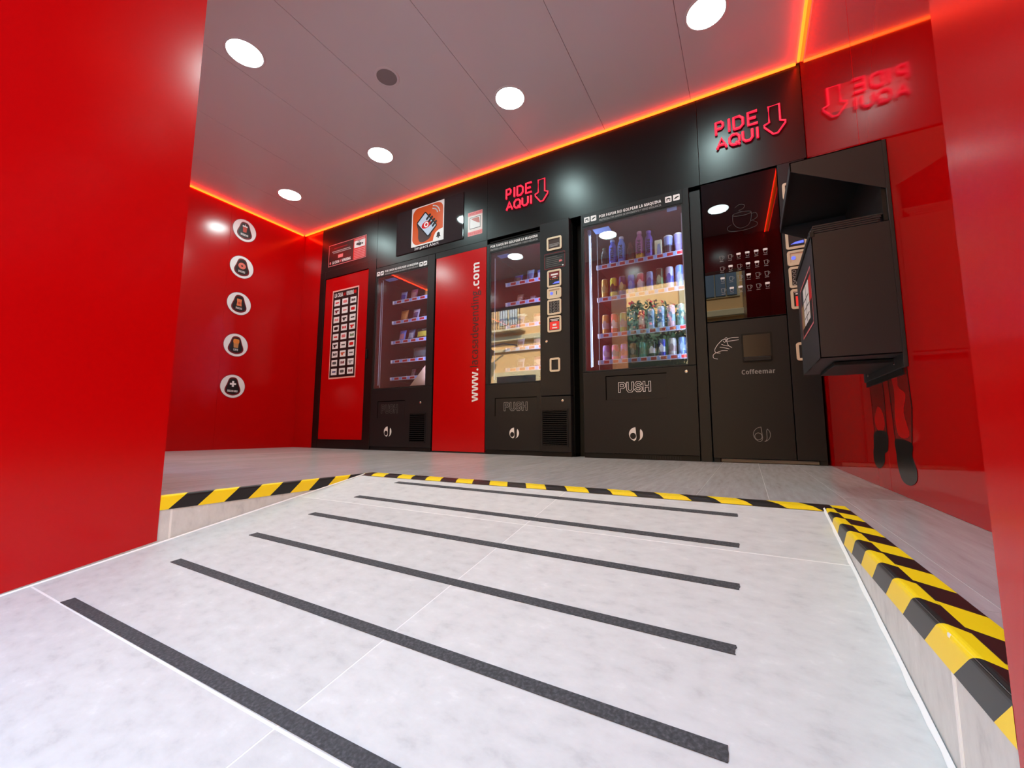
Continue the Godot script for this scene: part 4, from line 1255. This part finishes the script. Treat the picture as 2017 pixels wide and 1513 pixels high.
	poly(s, "print_mark", F, ell(0.478, 1.99, 0.012, 0.017, 14), 0.002, 0.0025, M["pink print"])
	# glossy dark screen panel with the alert sticker
	var tv := thing("screen_panel", "glossy dark flat screen panel above the first snack machine", "screen", Vector3(1.86, 1.87, 0))
	bx(tv, "panel", 1.456, 2.256, 1.868, 2.302, 0.0, 0.008, M["screen black"], 0.001)
	var AF := wall_f(0.008)
	var al := thing("alert_sticker", "square orange sticker of a phone held in a hand on the dark screen", "sticker", Vector3(1.846, 1.912, 0.008))
	poly(al, "sheet", AF, rect(1.652, 2.040, 1.910, 2.296), 0.0, 0.001, M["white print"])
	poly(al, "orange_field", AF, rr(1.664, 2.030, 1.922, 2.286, 0.07, 6), 0.001, 0.0015, M["orange print"])
	poly(al, "corner_field", AF, PackedVector2Array([Vector2(1.915, 1.914), Vector2(1.925, 1.96), Vector2(1.945, 1.995), Vector2(1.98, 2.015), Vector2(2.036, 2.025), Vector2(2.036, 1.914)]), 0.0015, 0.002, M["white print"])
	polys(al, "bell", AF, [PackedVector2Array([Vector2(1.953, 1.948), Vector2(1.962, 1.962), Vector2(1.965, 1.985), Vector2(1.98, 1.995), Vector2(1.995, 1.985), Vector2(1.998, 1.962), Vector2(2.007, 1.948)]), ell(1.98, 1.942, 0.008, 0.006, 10)], 0.002, 0.0024, M["black print"])
	# hand and phone
	var rot := Transform2D(deg_to_rad(41.5), Vector2(1.838, 2.101))
	poly(al, "hand", AF, smooth_loop(vv([1.716, 2.128, 1.738, 2.148, 1.765, 2.12, 1.79, 2.06, 1.87, 1.99, 1.90, 2.0, 1.885, 1.965, 1.85, 1.945, 1.80, 1.935, 1.76, 1.945, 1.738, 1.985, 1.735, 2.06])), 0.0015, 0.002, mt("ink brown", Color(0.28, 0.19, 0.19), 0.4))
	poly(al, "phone", AF, rot * rr(-0.074, 0.074, -0.113, 0.113, 0.02, 4), 0.002, 0.0026, M["black print"])
	poly(al, "phone_screen", AF, rot * rr(-0.062, 0.062, -0.098, 0.098, 0.004, 2), 0.0026, 0.003, mt("ink pale blue", Color(0.72, 0.76, 0.84), 0.4))
	poly(al, "eye", AF, Transform2D(deg_to_rad(10.0), Vector2(1.835, 2.098)) * ell(0, 0, 0.058, 0.034, 20), 0.003, 0.0034, M["red print"])
	ring_mesh(al, "iris", AF, ell(1.835, 2.098, 0.027, 0.027, 20), ell(1.835, 2.098, 0.015, 0.015, 20), 0.0034, 0.0038, M["white print"])
	var fingers := []
	for k in 4:
		var ft: float = [0.34, 0.52, 0.70, 0.86][k]
		var fx := Transform2D(deg_to_rad(-46.0), Vector2(1.815 + 0.14 * ft, 2.2265 - 0.158 * ft))
		fingers.append(fx * rr(-0.0115, 0.0115, -0.042, 0.03, 0.011, 4))
	polys(al, "fingers", AF, fingers, 0.003, 0.0036, M["black print"])
	strokes(al, "waves", AF, [ell(1.90, 2.175, 0.065, 0.065, 10, 0.25, 1.45), ell(1.90, 2.175, 0.092, 0.092, 12, 0.2, 1.45)], 0.011, 0.0022, M["white print"])
	txt(al, "lettering", AF, "Impact Alert", 1.695, 1.985, 1.869, 1.904, 0.0, M["white print"], false)
	# small warning sticker
	var k2 := thing("warning_sticker", "small pale red warning sticker beside the dark screen", "sticker", Vector3(2.378, 1.87, 0))
	poly(k2, "sheet", F, rect(2.303, 2.454, 1.872, 2.090), 0.0, 0.001, mt("ink blush", Color(0.86, 0.78, 0.76), 0.4))
	poly(k2, "red_band", F, rect(2.303, 2.454, 2.055, 2.090), 0.001, 0.0015, M["pink print"])
	poly(k2, "red_band", F, rect(2.303, 2.454, 1.872, 1.912), 0.001, 0.0015, M["pink print"])
	txt(k2, "lettering", F, "IMPACT ALERT", 2.31, 2.447, 2.063, 2.083, 0.0015, M["red print"])
	txt(k2, "lettering", F, "PROTEGIDO", 2.31, 2.447, 1.880, 1.905, 0.0015, M["red print"])
	poly(k2, "picture_frame", F, rect(2.322, 2.436, 1.935, 2.040), 0.001, 0.0015, M["black print"])
	poly(k2, "picture_field", F, rect(2.327, 2.431, 1.940, 2.035), 0.0015, 0.002, M["white print"])
	polys(k2, "picture", F, [PackedVector2Array([Vector2(2.335, 2.03), Vector2(2.42, 2.03), Vector2(2.428, 1.975), Vector2(2.40, 1.985), Vector2(2.36, 2.01)])], 0.002, 0.0024, mt("ink rust", Color(0.7, 0.25, 0.18), 0.4))
	# round stickers on the red side wall
	var LW := frame(Vector3(0.0, 0.0, 0.0), Vector3(0, 0, -1), Vector3.UP)
	var words := ["BEBIDAS", "DULCES", "SNACKS", "CAFE", "MUCHO MAS"]
	var says := ["a drink cup with straw", "a pink doughnut", "an orange snack bag", "a coffee cup with foam", "a white plus sign"]
	for i in 5:
		var cy: float = [2.198, 1.812, 1.435, 1.016, 0.608][i]
		var u := -0.655
		var t := thing("round_sticker", "round white wall sticker with a dark badge showing " + says[i], "sticker", Vector3(0.0, cy, 0.655), "round stickers on the red side wall")
		poly(t, "edge", LW, ell(u, cy, 0.117, 0.117, 40), 0.0, 0.0008, M["dark red print"])
		poly(t, "disc", LW, ell(u, cy, 0.112, 0.112, 40), 0.0008, 0.0014, M["white print"])
		var tri_pts := func(k: float) -> PackedVector2Array:
			return smooth_loop(vv([u, cy + 0.088 * k, u + 0.035 * k, cy + 0.075 * k, u + 0.055 * k, cy + 0.02 * k, u + 0.073 * k, cy - 0.035 * k, u + 0.055 * k, cy - 0.072 * k, u, cy - 0.09 * k, u - 0.055 * k, cy - 0.072 * k, u - 0.073 * k, cy - 0.035 * k, u - 0.055 * k, cy + 0.02 * k, u - 0.035 * k, cy + 0.075 * k]), 4)
		poly(t, "badge", LW, tri_pts.call(1.0), 0.0014, 0.002, M["dark red print"])
		poly(t, "badge_field", LW, tri_pts.call(0.86), 0.002, 0.0026, M["black print"])
		var y := cy + 0.012
		match i:
			0:
				poly(t, "symbol", LW, PackedVector2Array([Vector2(u - 0.016, y - 0.03), Vector2(u + 0.016, y - 0.03), Vector2(u + 0.021, y + 0.028), Vector2(u - 0.021, y + 0.028)]), 0.0026, 0.003, mt("ink coral", Color(0.75, 0.25, 0.18), 0.4))
				polys(t, "symbol_lid", LW, [rect(u - 0.024, u + 0.024, y + 0.024, y + 0.038), rect(u + 0.002, u + 0.007, y + 0.036, y + 0.055)], 0.003, 0.0034, M["white print"])
			1:
				ring_mesh(t, "symbol", LW, ell(u, y, 0.036, 0.032, 24), ell(u, y, 0.010, 0.009, 24), 0.0026, 0.0032, mt("ink salmon", Color(0.86, 0.42, 0.36), 0.4))
			2:
				poly(t, "symbol", LW, PackedVector2Array([Vector2(u - 0.024, y - 0.035), Vector2(u + 0.024, y - 0.035), Vector2(u + 0.02, y), Vector2(u + 0.024, y + 0.035), Vector2(u - 0.024, y + 0.035), Vector2(u - 0.02, y)]), 0.0026, 0.003, mt("ink peach", Color(0.86, 0.48, 0.3), 0.4))
				poly(t, "symbol_dot", LW, ell(u, y - 0.006, 0.013, 0.013, 16), 0.003, 0.0034, mt("ink coral", Color(0.75, 0.25, 0.18), 0.4))
			3:
				poly(t, "symbol", LW, PackedVector2Array([Vector2(u - 0.02, y - 0.04), Vector2(u + 0.02, y - 0.04), Vector2(u + 0.024, y + 0.01), Vector2(u - 0.024, y + 0.01)]), 0.0026, 0.003, mt("ink tan", Color(0.75, 0.5, 0.3), 0.4))
				poly(t, "symbol_foam", LW, rr(u - 0.028, u + 0.028, y + 0.004, y + 0.048, 0.014, 4), 0.003, 0.0034, mt("ink amber", Color(0.86, 0.5, 0.2), 0.4))
			4:
				poly(t, "symbol", LW, PackedVector2Array(vv([u - 0.009, y - 0.018, u + 0.009, y - 0.018, u + 0.009, y + 0.002, u + 0.028, y + 0.002, u + 0.028, y + 0.02, u + 0.009, y + 0.02, u + 0.009, y + 0.04, u - 0.009, y + 0.04, u - 0.009, y + 0.02, u - 0.028, y + 0.02, u - 0.028, y + 0.002, u - 0.009, y + 0.002])), 0.0026, 0.003, M["white print"])
		var hw: float = [0.036, 0.032, 0.03, 0.022, 0.046][i]
		txt(t, "lettering", LW, words[i], u - hw, u + hw, cy - 0.056, cy - 0.036, 0.0026, M["white print"])
	# plain decal of trouser legs and boots low on the red wall
	var RW := frame(Vector3(W, 0, 0), Vector3(0, 0, 1), Vector3.UP)
	var dl := thing("wall_decal", "flat decal of dark boots and red trouser legs below the wall bin", "decal", Vector3(W, 0.04, 1.15))
	var dark: Material = mt("ink maroon", Color(0.57, 0.008, 0.018), 0.1)
	var bright: Material = mt("ink scarlet", Color(0.84, 0.03, 0.035), 0.2)
	for q in [[0.955, 0.40, 1.115, 0.40, 1.125, 0.30, 1.118, 0.17, 0.968, 0.17, 0.965, 0.28], [1.175, 0.40, 1.36, 0.40, 1.375, 0.25, 1.345, 0.15, 1.20, 0.16, 1.19, 0.27]]:
		poly(dl, "trouser_leg", RW, PackedVector2Array(vv(q)), 0.0, 0.0004, dark)
		strokes(dl, "outline", RW, [PackedVector2Array(vv(q))], 0.007, 0.0006, mt("ink soot", Color(0.11, 0.10, 0.105), 0.2), true)
	for q in [[1.04, 0.27, 1.085, 0.25, 1.10, 0.21, 1.06, 0.185, 1.0, 0.20, 0.99, 0.235], [1.22, 0.36, 1.29, 0.385, 1.27, 0.32, 1.33, 0.29, 1.30, 0.24, 1.33, 0.175, 1.24, 0.175, 1.22, 0.23, 1.235, 0.30]]:
		poly(dl, "trouser_fold", RW, smooth_loop(vv(q)), 0.0004, 0.0008, bright)
	for q in [[0.968, 0.185, 1.118, 0.185, 1.115, 0.13, 1.075, 0.115, 1.06, 0.085, 1.0, 0.063, 0.945, 0.07, 0.925, 0.10, 0.945, 0.14], [1.205, 0.165, 1.345, 0.155, 1.34, 0.12, 1.365, 0.085, 1.355, 0.055, 1.30, 0.038, 1.235, 0.045, 1.205, 0.08, 1.20, 0.12]]:
		poly(dl, "boot", RW, smooth_loop(vv(q)), 0.0008, 0.0012, mt("ink soot", Color(0.11, 0.10, 0.105), 0.2))

func _bin() -> void:
	var g: Material = M["bin grey"]
	var t := thing("wall_bin", "black hooded metal waste bin hung on the red wall", "waste bin", Vector3(4.65, 0.36, 1.18))
	var z0 := 0.965
	var z1 := 1.385
	bx(t, "back_plate", 4.738, W - 0.0005, 0.362, 1.018, z0 - 0.03, z1, g, 0.001)
	boxes(t, "bin_body", [[4.556, 4.738, 0.398, 0.776, z1 - 0.004, z1], [4.556, 4.738, 0.398, 0.776, z0, z0 + 0.004], [4.556, 4.560, 0.398, 0.776, z0, z1], [4.556, 4.738, 0.398, 0.402, z0, z1]], g, 0.0008)
	boxes(t, "rim_fold", [[4.552, 4.566, 0.766, 0.784, z0, z1 + 0.002]], M["soft black"], 0.002)
	# ribbed edge of the liner clamp over the near side
	for k in 4:
		bx(t, "liner_rib", 4.552 + 0.004 * k, 4.716 + 0.004 * k, 0.778 + 0.0075 * k, 0.7835 + 0.0075 * k, z1 - 0.030, z1 - 0.002 - 0.003 * k, g, 0.001)
	bx(t, "rib_end", 4.700, 4.722, 0.781, 0.806, z1 - 0.034, z1 - 0.012, M["dim print"], 0.002)
	# hood: sloped end cheeks, flat top and front lip
	var FE := wall_f(0.0)
	var cheek := PackedVector2Array([Vector2(4.517, 1.019), Vector2(4.517, 0.990), Vector2(4.738, 0.872), Vector2(4.738, 1.019)])
	poly(t, "hood_cheek", FE, cheek, z1 - 0.003, z1, g)
	poly(t, "hood_cheek", FE, cheek, z0 - 0.045, z0 - 0.042, g)
	bx(t, "hood_top", 4.517, 4.738, 1.016, 1.019, z0 - 0.045, z1, g)
	bx(t, "hood_lip", 4.517, 4.520, 0.990, 1.019, z0 - 0.045, z1, g)
	bx(t, "hood_shade_sheet", 4.521, 4.738, 1.010, 1.014, z0 - 0.04, z1 - 0.006, M["soft black"])  # black sheet that paints in the shade under the hood
	bx(t, "mouth_shade_sheet", 4.728, 4.7375, 0.78, 1.01, z0 - 0.04, z1 - 0.006, M["soft black"])  # shade in the bin mouth, put in as a black sheet
	# notice on the front
	var N := frame(Vector3(4.556, 0, 0), Vector3(0, 0, 1), Vector3.UP)
	N = Transform3D(N.basis, N.origin)
	var nt := poly(t, "notice", N, rect(1.05, 1.335, 0.515, 0.70), 0.0, 0.0008, M["black print"])
	strokes(nt, "border", N, [PackedVector2Array([Vector2(1.055, 0.52), Vector2(1.33, 0.52), Vector2(1.33, 0.695), Vector2(1.055, 0.695)])], 0.006, 0.0012, M["pink print"], true)
	polys(nt, "print_field", N, [rect(1.13, 1.265, 0.55, 0.675)], 0.0008, 0.0014, M["white print"])
	polys(nt, "print_field", N, [rect(1.275, 1.318, 0.60, 0.675)], 0.0008, 0.0014, M["red print"])
	polys(nt, "print_field", N, [rect(1.07, 1.12, 0.55, 0.63)], 0.0008, 0.0014, mt("ink sand", Color(0.62, 0.5, 0.36), 0.4))
	polys(nt, "print_lines", N, [rect(1.14, 1.255, 0.57, 0.574), rect(1.14, 1.255, 0.60, 0.604), rect(1.14, 1.255, 0.63, 0.634), rect(1.195, 1.199, 0.555, 0.67)], 0.0014, 0.0018, M["dim print"])
	# bracket with two bolts under the bin
	var br := bx(t, "bracket", 4.744, W - 0.0002, 0.345, 0.398, 0.93, 1.345, M["soft black"])
	br.set_meta("label", "black mounting bracket")
	bx(t, "bracket_arm", 4.60, 4.745, 0.385, 0.397, 1.02, 1.30, M["soft black"], 0.002)
	for q in [[1.297, 0.381], [0.995, 0.382]]:
		var st := new_st()
		add_lathe(st, [[0.008, 0.0], [0.007, 0.004], [0.004, 0.0065], [0.0005, 0.007]], 12)
		obj(t, "bolt", fin(st, M["steel"]), Transform3D(Basis(Vector3(0, 0, 1), PI / 2), Vector3(4.7438, q[1], q[0])))

# ------------------------------------------------------------------ street seen in the reflections
func _outside() -> void:
	var st := structure("pavement", "grey street paving before the shop")
	bx(st, "paving", -14.0, 20.0, -0.6, -0.36, 3.1, 9.6, mt("paving", Color(0.62, 0.6, 0.57), 0.8))
	var own := structure("wall_outer", "plain facade of the shop building")
	for q in [[-8.0, -0.2, -0.5, 6.5, 2.425], [W + 0.2, 13.0, -0.5, 6.5, 3.1], [-0.2, W + 0.2, H + 0.3, 6.5, 2.425]]:
		bx(own, "wall_block", q[0], q[1], q[2], q[3], 2.3, q[4], mt("outer plaster", Color(0.75, 0.70, 0.62), 0.8))
	var b := thing("apartment_house", "ochre plastered house across the street", "house", Vector3(0, -0.36, 10.0))
	var ochre := mt("ochre plaster", Color(0.93, 0.715, 0.45), 0.85)
	var cream := mt("cream stone", Color(0.86, 0.75, 0.55), 0.8)
	var glass := mt("house glass", Color(0.12, 0.13, 0.14), 0.1)
	bx(b, "wall", -14.0, 18.0, -0.36, 9.0, 9.6, 10.4, ochre)
	for y in [3.25, 6.4]:
		bx(b, "cornice", -14.0, 18.0, y, y + 0.18, 9.45, 9.6, cream, 0.02)
	bx(b, "ledge", -14.0, 18.0, 2.9, 3.0, 9.52, 9.6, cream, 0.01)
	for x in [-4.3, -1.2, 1.15, 3.0]:
		bx(b, "pilaster", x - 0.16, x + 0.16, -0.36, 9.0, 9.54, 9.6, cream)
	var sh := mt("shutter blue grey", Color(0.42, 0.47, 0.5), 0.6)
	for x in [-5.6, -2.75, 5.6, 7.8]:
		var w := bx(b, "window", x - 0.4, x + 0.4, 3.75, 5.6, 9.56, 9.6, cream, 0.01)
		for s in [-1.0, 1.0]:
			bx(w, "shutter", x + s * 0.19 - 0.16, x + s * 0.19 + 0.16, 3.85, 5.5, 9.53, 9.56, mt("shutter white", Color(0.86, 0.84, 0.8), 0.6))
		var bal := bx(b, "balcony", x - 0.65, x + 0.65, 3.55, 3.63, 9.2, 9.6, cream, 0.01)
		for k in 14:
			bx(bal, "baluster", x - 0.62 + k * 0.095, x - 0.605 + k * 0.095, 3.63, 4.35, 9.21, 9.225, M["soft black"])
		bx(bal, "handrail", x - 0.65, x + 0.65, 4.35, 4.39, 9.2, 9.24, M["soft black"])
	var w4 := bx(b, "window", 3.55, 4.75, 3.78, 5.7, 9.56, 9.6, cream, 0.01)
	for k in 4:
		bx(w4, "shutter", 3.62 + k * 0.27, 3.87 + k * 0.27, 3.82, 5.6, 9.53, 9.56, sh, 0.01)
	for x in [-7.0, -2.45, 6.5]:
		var d := bx(b, "shop_front", x - 0.9, x + 0.9, -0.36, 2.2, 9.56, 9.6, cream)
		bx(d, "pane", x - 0.75, x + 0.75, -0.2, 2.05, 9.54, 9.56, glass)
	# street lantern on an arm
	var la := thing("street_lantern", "dark wall lantern on the ochre house", "lantern", Vector3(-3.3, 2.65, 9.4))
	tube(la, "arm", [Vector3(-2.4, 3.1, 9.57), Vector3(-2.8, 3.15, 9.3), Vector3(-3.2, 3.05, 9.1)], 0.025, M["soft black"])
	lathe(la, "lamp_hood", Vector3(-3.25, 2.62, 9.1), [[0.02, 0.45], [0.06, 0.36], [0.2, 0.26], [0.14, 0.2], [0.09, 0.0], [0.001, 0.0]], M["soft black"], 10)
	# tree with red blossom before the house
	var tr := thing("street_tree", "round dark green tree with red blossom on the street", "tree", Vector3(2.1, -0.36, 8.0))
	tube(tr, "trunk", [Vector3(2.1, -0.36, 8.0), Vector3(2.12, 0.6, 8.0), Vector3(2.08, 1.6, 8.02)], 0.09, mt("bark", Color(0.3, 0.24, 0.2), 0.9), false, 8)
	var leaf := mt("leaf green", Color(0.16, 0.30, 0.17), 0.6)
	leaf.cull_mode = BaseMaterial3D.CULL_DISABLED
	var flower := mt("blossom red", Color(0.72, 0.06, 0.1), 0.6)
	for part in 2:
		var s2 := new_st()
		for i in (7000 if part == 0 else 110):
			var dir := Vector3(rng.randfn(), rng.randfn(), rng.randfn()).normalized()
			if part == 1:
				dir.y = absf(dir.y) + 0.25
				dir = dir.normalized()
			var c := Vector3(2.1, 2.35, 8.0) + dir * Vector3(1.6, 1.15, 1.2) * (pow(rng.randf(), 0.35) if part == 0 else 1.0)
			var u := Vector3(rng.randfn(), rng.randfn(), rng.randfn()).normalized() * 0.06
			var v := u.cross(dir).normalized() * 0.036
			quad(s2, c - u, c + v, c + u, c - v, dir)
		var cr := obj(tr, "foliage" if part == 0 else "blossom", fin(s2, leaf if part == 0 else flower))
		cr.set_meta("kind", "stuff")
